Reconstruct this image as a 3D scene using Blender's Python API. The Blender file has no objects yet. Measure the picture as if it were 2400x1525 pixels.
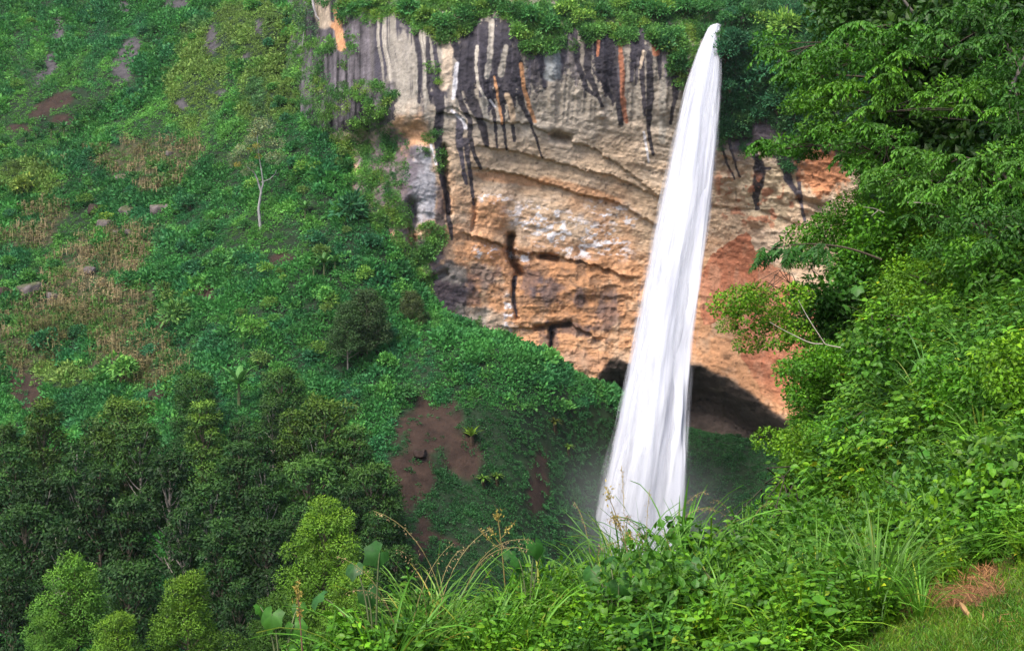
import bpy, math
import numpy as np
from mathutils import Vector

C = bpy.context.scene.collection
scene = bpy.context.scene
rng = np.random.default_rng(11)
R = math.radians

# ------------------------------------------------------------------ camera
FPX, CU, CV, PITCH = 2970.0, 1200.0, 762.5, R(-3.0)
cam_d = bpy.data.cameras.new('camera')
cam = bpy.data.objects.new('camera', cam_d)
C.objects.link(cam)
cam.rotation_euler = (R(90) + PITCH, 0, 0)
cam_d.sensor_width = 36.0
cam_d.lens = 36.0 * FPX / 2400.0
cam_d.clip_start, cam_d.clip_end = 0.1, 3000.0
scene.camera = cam

# ------------------------------------------------------------------ world, sun, exposure
SUN_EL, SUN_AZ = R(56), R(215)          # azimuth clockwise from +Y: behind and left of the viewer
w = bpy.data.worlds.new('World'); scene.world = w
w.use_nodes = True
nt = w.node_tree
sky = nt.nodes.new('ShaderNodeTexSky')
sky.sky_type = 'NISHITA'; sky.sun_disc = False
sky.sun_elevation = SUN_EL; sky.sun_rotation = SUN_AZ
sky.air_density = 1.0; sky.dust_density = 3.0; sky.ozone_density = 1.0
bg = nt.nodes['Background']
nt.links.new(sky.outputs[0], bg.inputs[0]); bg.inputs[1].default_value = 0.13
sd = bpy.data.lights.new('sun', 'SUN'); sd.energy = 2.2; sd.angle = R(25); sd.color = (1.0, 0.95, 0.87)
sun = bpy.data.objects.new('sun', sd); C.objects.link(sun)
sdir = Vector((math.sin(SUN_AZ) * math.cos(SUN_EL), math.cos(SUN_AZ) * math.cos(SUN_EL), math.sin(SUN_EL)))
sun.rotation_euler = sdir.to_track_quat('Z', 'Y').to_euler()
scene.view_settings.view_transform = 'Standard'
scene.view_settings.look = 'None'
scene.view_settings.exposure = 1.15
scene.view_settings.gamma = 1.0
scene.cycles.transparent_max_bounces = 32

# ------------------------------------------------------------------ numeric helpers
def ray(u, v):
    """World direction (unit depth along the view axis) of a photograph pixel."""
    u = np.asarray(u, float); v = np.asarray(v, float)
    x = (u - CU) / FPX; yv = (CV - v) / FPX
    c, s = math.cos(PITCH), math.sin(PITCH)
    return np.stack([x, c - s * yv + 0 * x, s + c * yv + 0 * x], -1)

def P(u, v, d):
    return ray(u, v) * np.asarray(d, float)[..., None]

def proj(p):
    c, s = math.cos(PITCH), math.sin(PITCH)
    d = p[..., 1] * c + p[..., 2] * s
    yv = -p[..., 1] * s + p[..., 2] * c
    d = np.maximum(d, 1e-3)
    return CU + FPX * p[..., 0] / d, CV - FPX * yv / d, d

def _hash(ix, iy, iz, seed):
    h = (ix.astype(np.uint32) * np.uint32(374761393) + iy.astype(np.uint32) * np.uint32(668265263)
         + iz.astype(np.uint32) * np.uint32(2147483647 - 94906249) + np.uint32(seed * 1013904223 % 4294967296))
    h = (h ^ (h >> np.uint32(13))) * np.uint32(1274126177)
    h = (h ^ (h >> np.uint32(16))) * np.uint32(2246822519)
    return (h ^ (h >> np.uint32(15))).astype(np.float32) / np.float32(4294967295.0)

def vnoise(p, seed=0):
    """Value noise in -1..1 for points (n,2) or (n,3)."""
    p = np.asarray(p, np.float32)
    if p.shape[-1] == 2: p = np.concatenate([p, np.zeros(p.shape[:-1] + (1,), np.float32)], -1)
    i = np.floor(p); f = p - i; i = i.astype(np.int64) + 100000
    f = f * f * f * (f * (f * 6 - 15) + 10)
    out = 0
    for dx in (0, 1):
        wx = f[..., 0] if dx else 1 - f[..., 0]
        for dy in (0, 1):
            wy = f[..., 1] if dy else 1 - f[..., 1]
            for dz in (0, 1):
                wz = f[..., 2] if dz else 1 - f[..., 2]
                out = out + wx * wy * wz * _hash(i[..., 0] + dx, i[..., 1] + dy, i[..., 2] + dz, seed)
    return out * 2 - 1

def fbm(p, oct=4, seed=0, gain=0.5, ridge=False):
    p = np.asarray(p, np.float32); a, t, out = 1.0, 0.0, 0
    for o in range(oct):
        n = vnoise(p * (2.03 ** o) + 7.3 * o, seed + o)
        if ridge: n = 1 - 2 * np.abs(n)
        out = out + a * n; t += a; a *= gain
    return out / t

def sstep(x, a, b):
    t = np.clip((np.asarray(x, float) - a) / (b - a), 0, 1); return t * t * (3 - 2 * t)

def lerp(a, b, t):
    t = np.asarray(t)[..., None]; return a * (1 - t) + b * t

class RBF:
    """Linear-kernel scattered interpolation (does not overshoot)."""
    def __init__(self, xy, z, smooth=0.0):
        self.xy = np.asarray(xy, float); n = len(self.xy)
        D = np.linalg.norm(self.xy[:, None] - self.xy[None], axis=-1)
        A = np.zeros((n + 1, n + 1)); A[:n, :n] = D - smooth * np.eye(n); A[:n, n] = 1; A[n, :n] = 1
        self.w = np.linalg.lstsq(A, np.append(np.asarray(z, float), 0), rcond=None)[0]
    def __call__(self, q, soft=0.0):
        out = np.full(q.shape[:-1], self.w[-1])
        for k in range(len(self.xy)):
            out += self.w[k] * np.sqrt(((q - self.xy[k]) ** 2).sum(-1) + soft * soft)
        return out

def seg_dist(u, v, pts):
    """Distance to a polyline, and the fraction along it."""
    best = np.full(np.shape(u), 1e9); tt = np.zeros(np.shape(u)); n = len(pts) - 1
    for k in range(n):
        (x0, y0), (x1, y1) = pts[k], pts[k + 1]
        dx, dy = x1 - x0, y1 - y0
        t = np.clip(((u - x0) * dx + (v - y0) * dy) / (dx * dx + dy * dy + 1e-9), 0, 1)
        d = np.hypot(u - x0 - t * dx, v - y0 - t * dy)
        m = d < best
        best = np.where(m, d, best); tt = np.where(m, (k + t) / n, tt)
    return best, tt

def in_poly(u, v, poly):
    ins = np.zeros(np.shape(u), bool); n = len(poly)
    for k in range(n):
        (x0, y0), (x1, y1) = poly[k], poly[(k + 1) % n]
        c = ((y0 > v) != (y1 > v)) & (u < (x1 - x0) * (v - y0) / (y1 - y0 + 1e-9) + x0)
        ins ^= c
    return ins

def norm(a): return a / (np.linalg.norm(a, axis=-1, keepdims=True) + 1e-9)

# ------------------------------------------------------------------ object helpers
def tag(o, label=None, cat=None, group=None, kind=None):
    if label: o['label'] = label
    if cat: o['category'] = cat
    if group: o['group'] = group
    if kind: o['kind'] = kind
    return o

def empty(name, loc=(0, 0, 0), label=None, cat=None, group=None):
    o = bpy.data.objects.new(name, None); C.objects.link(o); o.location = loc
    o.empty_display_size = 0.2
    return tag(o, label, cat, group)

def make_mesh(name, V, Q, col=None, smooth=False, attrs=None):
    me = bpy.data.meshes.new(name)
    V = np.asarray(V, np.float32); Q = np.asarray(Q, np.int32)
    me.vertices.add(len(V)); me.vertices.foreach_set('co', V.ravel())
    me.loops.add(Q.size); me.loops.foreach_set('vertex_index', Q.ravel())
    me.polygons.add(len(Q)); me.polygons.foreach_set('loop_start', np.arange(0, Q.size, 4, dtype=np.int32))
    me.polygons.foreach_set('use_smooth', np.full(len(Q), smooth, bool))
    if col is not None:
        a = me.attributes.new('col', 'FLOAT_COLOR', 'POINT')
        c4 = np.ones((len(V), 4), np.float32); c4[:, :3] = col
        a.data.foreach_set('color', c4.ravel())
    for k, x in (attrs or {}).items():
        a = me.attributes.new(k, 'FLOAT', 'POINT'); a.data.foreach_set('value', np.asarray(x, np.float32).ravel())
    me.update(calc_edges=True)
    return me

def link(name, me, mat=None, parent=None, loc=(0, 0, 0), rot=(0, 0, 0), scale=1.0, color=None):
    o = bpy.data.objects.new(name, me); C.objects.link(o)
    if mat is not None and not me.materials: me.materials.append(mat)
    if parent is not None: o.parent = parent
    o.location = loc; o.rotation_euler = rot
    o.scale = (scale,) * 3 if np.isscalar(scale) else scale
    if color is not None: o.color = (*color, 1)
    return o

class Geo:
    """Collects quads with a colour per vertex."""
    def __init__(s): s.V, s.Q, s.K, s.n = [], [], [], 0
    def add(s, V, Q, K):
        V = np.asarray(V, np.float32).reshape(-1, 3)
        K = np.broadcast_to(np.asarray(K, np.float32), V.shape)
        s.V.append(V); s.Q.append(np.asarray(Q, np.int64) + s.n); s.K.append(K); s.n += len(V); return s
    def get(s): return np.concatenate(s.V), np.concatenate(s.Q), np.concatenate(s.K)
    def mesh(s, name, smooth=False): return make_mesh(name, *s.get()[:2], col=s.get()[2], smooth=smooth)

def grid_quads(nr, nc):
    i = np.arange(nr * nc).reshape(nr, nc)
    return np.stack([i[:-1, :-1], i[:-1, 1:], i[1:, 1:], i[1:, :-1]], -1).reshape(-1, 4)

def tube(pts, rad, sides=6):
    pts = np.asarray(pts, float); rad = np.broadcast_to(np.asarray(rad, float), (len(pts),))
    T = norm(np.gradient(pts, axis=0))
    ref = np.where(np.abs(T[:, 2:3]) > 0.9, [[1., 0, 0]], [[0, 0, 1.]])
    A = norm(np.cross(T, ref)); B = np.cross(T, A)
    th = np.linspace(0, 2 * math.pi, sides, endpoint=False)
    V = pts[:, None] + rad[:, None, None] * (np.cos(th)[None, :, None] * A[:, None] + np.sin(th)[None, :, None] * B[:, None])
    n = len(pts); i = np.arange(n * sides).reshape(n, sides); j = np.roll(i, -1, 1)
    Q = np.stack([i[:-1], j[:-1], j[1:], i[1:]], -1).reshape(-1, 4)
    return V.reshape(-1, 3), Q

def bez(p0, p1, p2, n):
    t = np.linspace(0, 1, n)[:, None]
    return (1 - t) ** 2 * np.asarray(p0, float) + 2 * t * (1 - t) * np.asarray(p1, float) + t * t * np.asarray(p2, float)

def cards(pos, axis, nrm, L, W):
    """One rhombic leaf face per point (distant leaves)."""
    pos = np.asarray(pos, float); axis = norm(axis); side = norm(np.cross(axis, nrm))
    L = np.broadcast_to(L, (len(pos),))[:, None]; W = np.broadcast_to(W, (len(pos),))[:, None]
    V = np.stack([pos, pos + axis * L * .45 + side * W * .5, pos + axis * L, pos + axis * L * .45 - side * W * .5], 1)
    return V.reshape(-1, 3), np.arange(len(pos) * 4).reshape(-1, 4)

def leaves(pos, axis, nrm, L, W, fold=0.18, droop=0.2):
    """Folded, drooping leaves: two quads each side of a midrib."""
    pos = np.asarray(pos, float); axis = norm(axis); side = norm(np.cross(axis, nrm)); up = np.cross(side, axis)
    n = len(pos)
    L = np.broadcast_to(L, (n,))[:, None]; W = np.broadcast_to(W, (n,))[:, None]
    mid = pos + axis * L * .5 - up * W * fold * .3
    tip = pos + axis * L - up * L * droop
    cs = ((.24, .44, fold * .8, 0), (.60, .42, fold, droop * .35))
    e = [[pos + axis * L * a + sg * side * W * b + up * (W * c - L * d) for a, b, c, d in cs] for sg in (1, -1)]
    V = np.stack([pos, e[0][0], e[0][1], tip, e[1][1], e[1][0], mid], 1).reshape(-1, 3)
    i = np.arange(n)[:, None] * 7
    Q = np.concatenate([i + [0, 1, 2, 6], i + [6, 2, 3, 4], i + [0, 6, 4, 5]], 0)
    return V, Q
LV = 7                                   # vertices per leaf

def rand_dir(n, zmin=-1.0):
    z = rng.uniform(zmin, 1, n); a = rng.uniform(0, 2 * math.pi, n); r = np.sqrt(1 - z * z)
    return np.stack([r * np.cos(a), r * np.sin(a), z], -1)

# ------------------------------------------------------------------ materials
def new_mat(name):
    m = bpy.data.materials.new(name); m.use_nodes = True
    m.node_tree.nodes.clear(); return m, m.node_tree.nodes, m.node_tree.links

def foliage_mat(name, rough=0.55, trans=0.35, nscale=3.0, namt=0.35, spec=0.25, gain=(1, 1, 1)):
    m, N, L = new_mat(name)
    out = N.new('ShaderNodeOutputMaterial'); at = N.new('ShaderNodeAttribute'); at.attribute_name = 'col'
    oi = N.new('ShaderNodeObjectInfo'); mu = N.new('ShaderNodeMix'); mu.data_type = 'RGBA'; mu.blend_type = 'MULTIPLY'
    mu.inputs[0].default_value = 1.0
    L.new(at.outputs['Color'], mu.inputs[6]); L.new(oi.outputs['Color'], mu.inputs[7])
    tc = N.new('ShaderNodeTexCoord'); no = N.new('ShaderNodeTexNoise'); no.inputs['Scale'].default_value = nscale
    no.inputs['Detail'].default_value = 3
    L.new(tc.outputs['Object'], no.inputs['Vector'])
    mr = N.new('ShaderNodeMapRange'); mr.inputs[1].default_value = .3; mr.inputs[2].default_value = .7
    mr.inputs[3].default_value = 1 - namt; mr.inputs[4].default_value = 1 + namt
    L.new(no.outputs[0], mr.inputs[0])
    sc = N.new('ShaderNodeVectorMath'); sc.operation = 'SCALE'
    gn = N.new('ShaderNodeVectorMath'); gn.operation = 'MULTIPLY'; gn.inputs[1].default_value = gain
    L.new(mu.outputs[2], gn.inputs[0]); L.new(gn.outputs[0], sc.inputs[0]); L.new(mr.outputs[0], sc.inputs[3])
    pb = N.new('ShaderNodeBsdfPrincipled'); pb.inputs['Roughness'].default_value = rough
    pb.inputs['Specular IOR Level'].default_value = spec
    tr = N.new('ShaderNodeBsdfTranslucent'); mx = N.new('ShaderNodeMixShader'); mx.inputs[0].default_value = trans
    L.new(sc.outputs[0], pb.inputs['Base Color']); L.new(sc.outputs[0], tr.inputs['Color'])
    L.new(pb.outputs[0], mx.inputs[1]); L.new(tr.outputs[0], mx.inputs[2]); L.new(mx.outputs[0], out.inputs[0])
    return m

def solid_mat(name, nscale=1.5, namt=0.4, rough=0.85, bump=0.3, bscale=6.0, stretch=(1, 1, 1)):
    """Colour from the mesh's own 'col' attribute, mottled and roughened by noise."""
    m, N, L = new_mat(name)
    out = N.new('ShaderNodeOutputMaterial'); at = N.new('ShaderNodeAttribute'); at.attribute_name = 'col'
    oi = N.new('ShaderNodeObjectInfo'); mu = N.new('ShaderNodeMix'); mu.data_type = 'RGBA'; mu.blend_type = 'MULTIPLY'
    mu.inputs[0].default_value = 1.0
    L.new(at.outputs['Color'], mu.inputs[6]); L.new(oi.outputs['Color'], mu.inputs[7])
    tc = N.new('ShaderNodeTexCoord'); mp = N.new('ShaderNodeMapping'); mp.inputs['Scale'].default_value = stretch
    L.new(tc.outputs['Object'], mp.inputs[0])
    no = N.new('ShaderNodeTexNoise'); no.inputs['Scale'].default_value = nscale; no.inputs['Detail'].default_value = 8
    no.inputs['Roughness'].default_value = .65
    L.new(mp.outputs[0], no.inputs['Vector'])
    mr = N.new('ShaderNodeMapRange'); mr.inputs[1].default_value = .3; mr.inputs[2].default_value = .7
    mr.inputs[3].default_value = 1 - namt; mr.inputs[4].default_value = 1 + namt
    L.new(no.outputs[0], mr.inputs[0])
    sc = N.new('ShaderNodeVectorMath'); sc.operation = 'SCALE'
    L.new(mu.outputs[2], sc.inputs[0]); L.new(mr.outputs[0], sc.inputs[3])
    nb = N.new('ShaderNodeTexNoise'); nb.inputs['Scale'].default_value = bscale; nb.inputs['Detail'].default_value = 9
    nb.inputs['Roughness'].default_value = .7
    L.new(mp.outputs[0], nb.inputs['Vector'])
    bu = N.new('ShaderNodeBump'); bu.inputs['Strength'].default_value = bump; bu.inputs['Distance'].default_value = 1.0 / bscale
    L.new(nb.outputs[0], bu.inputs['Height'])
    pb = N.new('ShaderNodeBsdfPrincipled'); pb.inputs['Roughness'].default_value = rough
    pb.inputs['Specular IOR Level'].default_value = .2
    L.new(sc.outputs[0], pb.inputs['Base Color']); L.new(bu.outputs[0], pb.inputs['Normal']); L.new(pb.outputs[0], out.inputs[0])
    return m

M_rock = solid_mat('cliff_rock', nscale=1.1, namt=.28, bump=.55, bscale=2.4)
M_earth = solid_mat('hill_earth', nscale=.6, namt=.45, bump=.4, bscale=1.5)
M_soil = solid_mat('bank_soil', nscale=6, namt=.5, bump=.5, bscale=20)
M_bark = solid_mat('bark', nscale=4, namt=.4, bump=.4, bscale=14, stretch=(1, 1, .25))
M_stone = solid_mat('boulder_stone', nscale=1.2, namt=.35, bump=.5, bscale=3)
M_far = foliage_mat('far_leaves', trans=.25, nscale=.12, namt=.25, spec=.15, gain=(1.95, 2.1, 1.55))
M_leaf = foliage_mat('leaves', trans=.22, nscale=1.2, namt=.25, spec=.2, gain=(1.05, 1.2, .7))
M_near = foliage_mat('near_leaves', rough=.45, trans=.3, nscale=2.0, namt=.25, spec=.25, gain=(1.03, 1.2, .36))
M_blade = foliage_mat('grass_blades', rough=.45, trans=.4, nscale=3.0, namt=.2, spec=.3, gain=(1.3, 1.42, .75))
M_dry = foliage_mat('dry_stalks', trans=.2, nscale=1.0, namt=.3, spec=.1)
# ================================================================== TERRAIN
class HF:
    """A height field z(x, y) on a regular grid."""
    def __init__(s, x0, x1, y0, y1, step, f):
        s.x0, s.y0, s.st = x0, y0, step
        s.xs = np.arange(x0, x1 + step / 2, step); s.ys = np.arange(y0, y1 + step / 2, step)
        X, Y = np.meshgrid(s.xs, s.ys); s.X, s.Y = X, Y
        s.Z = f(X, Y)
    def z(s, x, y):
        fx = np.clip((np.asarray(x, float) - s.x0) / s.st, 0, len(s.xs) - 1.001); fy = np.clip((np.asarray(y, float) - s.y0) / s.st, 0, len(s.ys) - 1.001)
        i = fx.astype(int); j = fy.astype(int); a = fx - i; b = fy - j
        Z = s.Z
        return (Z[j, i] * (1 - a) + Z[j, i + 1] * a) * (1 - b) + (Z[j + 1, i] * (1 - a) + Z[j + 1, i + 1] * a) * b
    def nrm(s, x, y):
        e = s.st * 1.5
        return norm(np.stack([(s.z(x - e, y) - s.z(x + e, y)) / (2 * e), (s.z(x, y - e) - s.z(x, y + e)) / (2 * e), np.ones(np.shape(x))], -1))
    def hit(s, u, v, near, far, n=400):
        """Where the sight line of photograph pixels meets the ground."""
        r = ray(np.atleast_1d(u), np.atleast_1d(v)); ds = np.geomspace(near, far, n)
        done = np.full(len(r), -1.0); prev = None
        for d in ds:
            p = r * d
            ins = (p[:, 0] > s.xs[0]) & (p[:, 0] < s.xs[-1]) & (p[:, 1] > s.ys[0]) & (p[:, 1] < s.ys[-1])
            g = np.where(ins, p[:, 2] - s.z(p[:, 0], p[:, 1]), 1.0)
            if prev is not None:
                m = (done < 0) & (g <= 0)
                t = np.clip(prev / (prev - g + 1e-9), 0, 1)
                done[m] = (dprev + (d - dprev) * t)[m]
            prev, dprev = g, d
        return r * np.maximum(done, 0)[:, None], done > 0

# ---- the far hillside, the mound under the cliff and the gorge floor
HILL = [(-500,-200,345),(-500,300,262),(-500,700,208),(-500,1000,168),(-500,1400,124),(-500,1900,88),
 (0,-200,348),(0,0,322),(0,300,266),(0,500,240),(0,700,216),(0,900,190),(0,1100,163),(0,1400,128),(0,1800,97),
 (350,-200,348),(350,0,314),(350,250,266),(350,500,231),(350,750,202),(350,950,178),(350,1200,148),(350,1525,118),(350,1900,92),
 (650,-200,322),(650,0,287),(650,200,252),(650,400,225),(650,600,204),(650,800,185),(650,1000,167),(650,1250,146),(650,1550,121),
 (700,-100,285),(700,0,264),(700,150,241),(700,270,226),(850,300,216),(850,500,201),(850,700,191),(850,900,178),(850,1100,161),(850,1350,141),(850,1700,115),
 (950,480,205),(940,620,197),(960,760,189),(1020,788,186),(1100,785,184.5),(1180,795,184.5),(1300,850,187.5),(1400,897,192),(1480,955,197),
 (1000,950,174),(1000,1100,164),(1000,1300,151),(1000,1600,126),(1200,900,178),(1200,1050,169),(1200,1250,157),(1200,1500,140),
 (1400,1000,193),(1400,1150,188),(1400,1300,183),(1400,1500,166),(1550,1050,206),(1550,1250,199),(1550,1400,190),(1700,1015,213),(1800,1010,211),(1640,1010,210),(1700,1200,202),(1700,1350,192),
 (1900,1100,206),(1900,1300,186),(1600,1450,166),(2100,1200,191),(2100,1500,161)]
hp = [P(u, v, d) for u, v, d in HILL]
for u, d, z in ((1020,205,-12.5),(1100,206,-12.5),(1200,212,-13.5),(1300,212,-17.5),(1400,216,-22),(1480,222,-27),(1600,226,-31),(1700,228,-32.5),(1820,226,-33),(1950,215,-34),(960,212,-10),(1200,250,-14),(1600,260,-30),(1000,250,-10)):
    q = ray(u, 762.5); q = q * (d / 1.0); hp.append(np.array([q[0], q[1], z]))
hp = np.array(hp)
_hr = RBF(hp[:, :2], hp[:, 2])
def hill_f(X, Y):
    q = np.stack([X, Y], -1); z = _hr(q, soft=4.0)
    f = sstep(Y, 100, 160)
    return z + (2.0 * fbm(q / 22, 3, 5) + 1.3 * fbm(q / 7, 3, 9)) * f
hill = HF(-240, 150, 62, 400, .8, hill_f)

# zones of bare ground, dry maize, pale grass ... as ellipses (u, v, half-width, half-height, tilt)
def ell(u, v, e):
    cu, cv, a, b = e[:4]; t = R(e[4]) if len(e) > 4 else 0
    du, dv = u - cu, v - cv
    x = du * math.cos(t) + dv * math.sin(t); y = -du * math.sin(t) + dv * math.cos(t)
    return np.hypot(x / a, y / b)
def zone(u, v, es, seed=3, rag=.55):
    n = rag * fbm(np.stack([u, v], -1) / 38, 4, seed, .6)
    k = np.full(np.shape(u), 9.0)
    for e in es: k = np.minimum(k, ell(u, v, e) + n)
    return 1 - sstep(k, .85, 1.15)
SOIL = [(62,920,48,62,-25),(1000,1015,74,64,-40),(1085,1072,50,46,0),(960,1120,55,90,15),(985,1275,16,90,10),(930,1262,55,10,-15),(1262,1130,26,75,5),(1040,1262,60,8,20),
        (480,690,30,26,0),(385,755,26,22,0),(660,607,35,12,0),(585,600,22,9),(130,240,50,16,-20),(150,280,28,10),(90,268,25,9),(40,300,30,8)]
ROCK = [(300,140,28,55,30),(285,165,20,20,0),(495,85,16,35,0),(605,65,14,20),(575,145,12,28),(520,215,10,8),(425,245,14,10),(140,60,16,34,20),(110,160,24,40,25),(290,20,16,20),(420,15,34,20)]
MAIZE = [(330,370,140,42,-5),(390,425,70,22,-15),(180,650,80,60,-25),(215,610,45,55,-30),(300,600,55,55,-30),(110,740,120,70,-25),(270,740,80,90,-25),(60,800,80,80,-20),(340,850,120,60,10),(60,560,70,30,-10),(110,500,55,25,0),(330,560,50,40)]
PALE = [(110,250,130,90,-30),(230,175,90,60,-20),(420,270,180,60,-25),(60,150,60,60),(150,560,100,60,-20),(560,330,90,60),(310,860,60,40,-25),(640,540,120,70)]
OLIVE = [(480,150,70,150,15),(580,80,100,80),(640,180,80,110,20),(450,210,60,60),(60,420,80,40),(130,880,90,30)]
G = (0.030, 0.085, 0.028)
Xh, Yh = hill.X, hill.Y
pv = np.stack([Xh, Yh, hill.Z], -1).reshape(-1, 3)
uh, vh, dh = proj(pv)
base = np.array([.012, .026, .010]) * (1 + .5 * fbm(pv / 4, 3, 21))[:, None]
base = lerp(base, np.array([.034, .020, .014]) * (1 + .45 * fbm(pv / 1.5, 4, 22))[:, None], zone(uh, vh, SOIL))
base = lerp(base, np.array([.060, .053, .057]) * (1 + .4 * fbm(pv / np.array([1.2, 1.2, 4]), 4, 23))[:, None], zone(uh, vh, ROCK))
base = lerp(base, np.array([.07, .06, .03]) * np.ones((len(pv), 1)), .6 * zone(uh, vh, MAIZE))
base = np.clip(base, .005, 1)
Qh = grid_quads(*Xh.shape)
behind = (pv[:, 1] > 232) & (uh > 930)
keep = ~behind[Qh].any(1)
link('hillside', make_mesh('hillside', pv, Qh[keep], base, True), M_earth)
tag(bpy.data.objects['hillside'], 'steep green valley slope left of and below the cliff', 'hillside', kind='structure')

# ---- the cliff: a rock wall bending round the amphitheatre, overhanging a recess at its foot
CL = [(620,-200,330),(620,0,298),(620,150,274),(620,300,252),(620,500,232),(620,700,214),(620,900,196),(620,1200,170),
 (735,-200,262),(735,0,240),(735,150,231),(735,280,223),(735,330,226),(735,500,214),(735,800,192),
 (860,-200,245),(860,0,222),(860,150,214.5),(860,265,209.5),(860,330,217),(860,480,206),(860,700,197),(860,900,185),
 (950,-200,240),(950,0,216),(950,100,210),(950,280,204),(935,330,210),(960,420,202),(960,540,201.5),(960,640,200),(960,760,198),
 (1050,-200,240),(1050,70,209),(1050,200,206),(1050,300,204.5),(1045,420,206),(1060,560,206.5),(1060,700,206),(1060,830,205),
 (1200,-200,240),(1200,60,207),(1200,200,206),(1200,300,207.5),(1200,450,211),(1200,600,213),(1200,740,211),(1200,900,210),
 (1380,-200,240),(1380,70,207),(1380,230,208.5),(1380,400,212.5),(1380,600,215.5),(1380,750,214.5),(1380,880,212),
 (1550,-200,240),(1550,90,207.5),(1550,300,210.5),(1550,500,215),(1550,700,217),(1550,860,216),
 (1700,-200,240),(1700,70,207.5),(1700,250,208),(1700,350,208.5),(1700,450,212.5),(1700,600,216),(1700,800,214),(1700,885,212),
 (1800,-200,238),(1800,60,206),(1800,300,204.5),(1800,420,207.5),(1800,560,211),(1800,750,210.5),(1800,960,206),
 (1950,-200,230),(1950,60,200),(1950,350,199.5),(1950,500,203),(1950,700,203),(1950,1000,200),(2120,0,190),(2120,500,192),(2120,1000,192),(2330,-200,190),(2330,500,185)]
_cr = RBF([(c[0], c[1]) for c in CL], [c[2] for c in CL])
NU, NV = 960, 740
ug = np.linspace(625, 2330, NU); vg = np.linspace(-190, 1150, NV)
UU, VV = np.meshgrid(ug, vg)
dep = _cr(np.stack([UU, VV], -1), soft=14.0)
rim_u = [600,1340,1380,1405,1430,1452,1475,1500,1640,1700,1760,1810,1900,2090]
rim_v = [1900,1500,905,868,838,835,850,850,850,878,918,958,1000,1060]
RIM = np.interp(UU, rim_u, rim_v) + 9 * fbm(np.stack([UU, VV * 0], -1) / 40, 3, 31)
under = sstep(VV - RIM, -2, 120)
dep += 14 * under * sstep(UU, 1340, 1400)
PV = np.stack([UU, VV], -1)
W0 = P(UU, VV, dep)                                    # rough position in metres
n1 = fbm(W0 / np.array([14, 14, 11]), 3, 40); n2 = fbm(W0 / np.array([4.2, 4.2, 3.4]), 4, 44)
n3 = fbm(W0 / np.array([1.3, 1.3, 1.0]), 4, 48, gain=.6)
n4 = fbm(W0 / .55, 2, 50, gain=.6)
bed = fbm(np.stack([UU / 160 + .3 * n1, (VV - .22 * (UU - 1100)) / 11 + .5 * n2], -1), 3, 54)
disp = .10 * n4 + .14 * bed * sstep(VV, 240, 330) + 1.1 * n1 + .45 * n2 + .24 * n3
# vertical flutes on the upper wall
flu = fbm(np.stack([W0[..., 0] / 1.6 + .8 * n1, W0[..., 2] / 30], -1), 3, 52)
upper = 1 - sstep(VV, 230, 330)
disp += .8 * flu * upper
lump = fbm(W0 / np.array([2.4, 2.4, 1.8]), 4, 56, ridge=True)
lower = sstep(VV, 560, 640) * (1 - sstep(np.abs(UU - 1330), 160, 330))
disp += (.5 * lump) * lower + .5 * lump * sstep(UU, 1650, 1700) * (1 - sstep(VV, 520, 600))
# strata: the rock below each line steps back
STRATA = [([(1060,250),(1110,275),(1150,285),(1250,292),(1300,318),(1390,350),(1470,400),(1540,455)], .9, 46),
          ([(1125,342),(1190,352),(1270,372),(1340,390),(1420,405),(1480,430),(1560,470)], 1.1, 60),
          ([(1110,393),(1180,402),(1240,415),(1310,440),(1370,455),(1450,478),(1540,525)], 1.3, 70),
          ([(1090,545),(1130,560),(1180,575),(1240,590),(1300,600),(1380,618),(1470,650)], 1.5, 60),
          ([(1180,765),(1250,770),(1290,765),(1330,758),(1400,790)], 1.2, 50),
          ([(1020,262),(1080,270),(1100,290)], .9, 40),
          ([(1640,478),(1720,485),(1800,500),(1880,525)], .7, 40)]
for pts, amp, ext in STRATA:
    x = np.array([p[0] for p in pts]); y = np.array([p[1] for p in pts])
    below = VV - np.interp(UU, x, y) - 7 * n3 - 6 * n2
    endf = sstep(UU, x[0] - 30, x[0] + 25) * (1 - sstep(UU, x[-1] - 25, x[-1] + 40))
    disp -= .6 * amp * endf * sstep(below, -3, 4) * np.exp(-np.maximum(below, 0) / ext)
    disp += .14 * amp * endf * np.exp(-(np.minimum(below, 0) / 22) ** 2) * (below < 0)
# open cracks and holes
for pts, wd, amp in (([(1198,555),(1196,590),(1206,615),(1215,640)], 8, 5.5), ([(1208,650),(1203,700),(1210,745)], 5, 1.8), ([(1292,770),(1294,810),(1290,850)], 5, 2.5),
                     ([(1040,345),(1046,420),(1048,500)], 7, 2.2), ([(968,480),(966,540),(975,620)], 13, 3.0), ([(1300,318),(1330,325)], 9, 2.5), ([(1270,600),(1300,604)], 6, 2.5), ([(1255,768),(1330,760)], 5, 2.2),
                     ([(905,500),(906,560)], 10, 1.5), ([(1113,470),(1108,540)], 4, 1.0), ([(1880,470),(1920,485)], 9, 2.5), ([(1045,640),(985,665)], 8, 2.0)):
    d, _ = seg_dist(UU + 5 * n3 + 6 * n2, VV, pts)
    disp -= amp * np.exp(-(d / wd) ** 2)
# rounded boulders of harder rock standing out of the face
for u, v, r, amp in ((1905,470,30,1.8),(1775,515,20,1.0),(1700,430,26,.9),(1745,445,18,.7),(1840,460,20,.9),(1410,270,9,.8),(1150,500,45,1.0),(1145,575,40,1.1),(1160,450,40,.6),(1320,520,60,.7),(1365,650,50,1.0),(1270,690,45,.9),(980,350,22,1.2),(1470,650,40,.7)):
    disp += amp * np.exp(-(np.hypot(UU - u, (VV - v) * 1.1) / r) ** 4)
dep2 = dep - disp * (1 - .6 * sstep(VV, 40, -60))
Vc = P(UU, VV, dep2).reshape(-1, 3)

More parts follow.
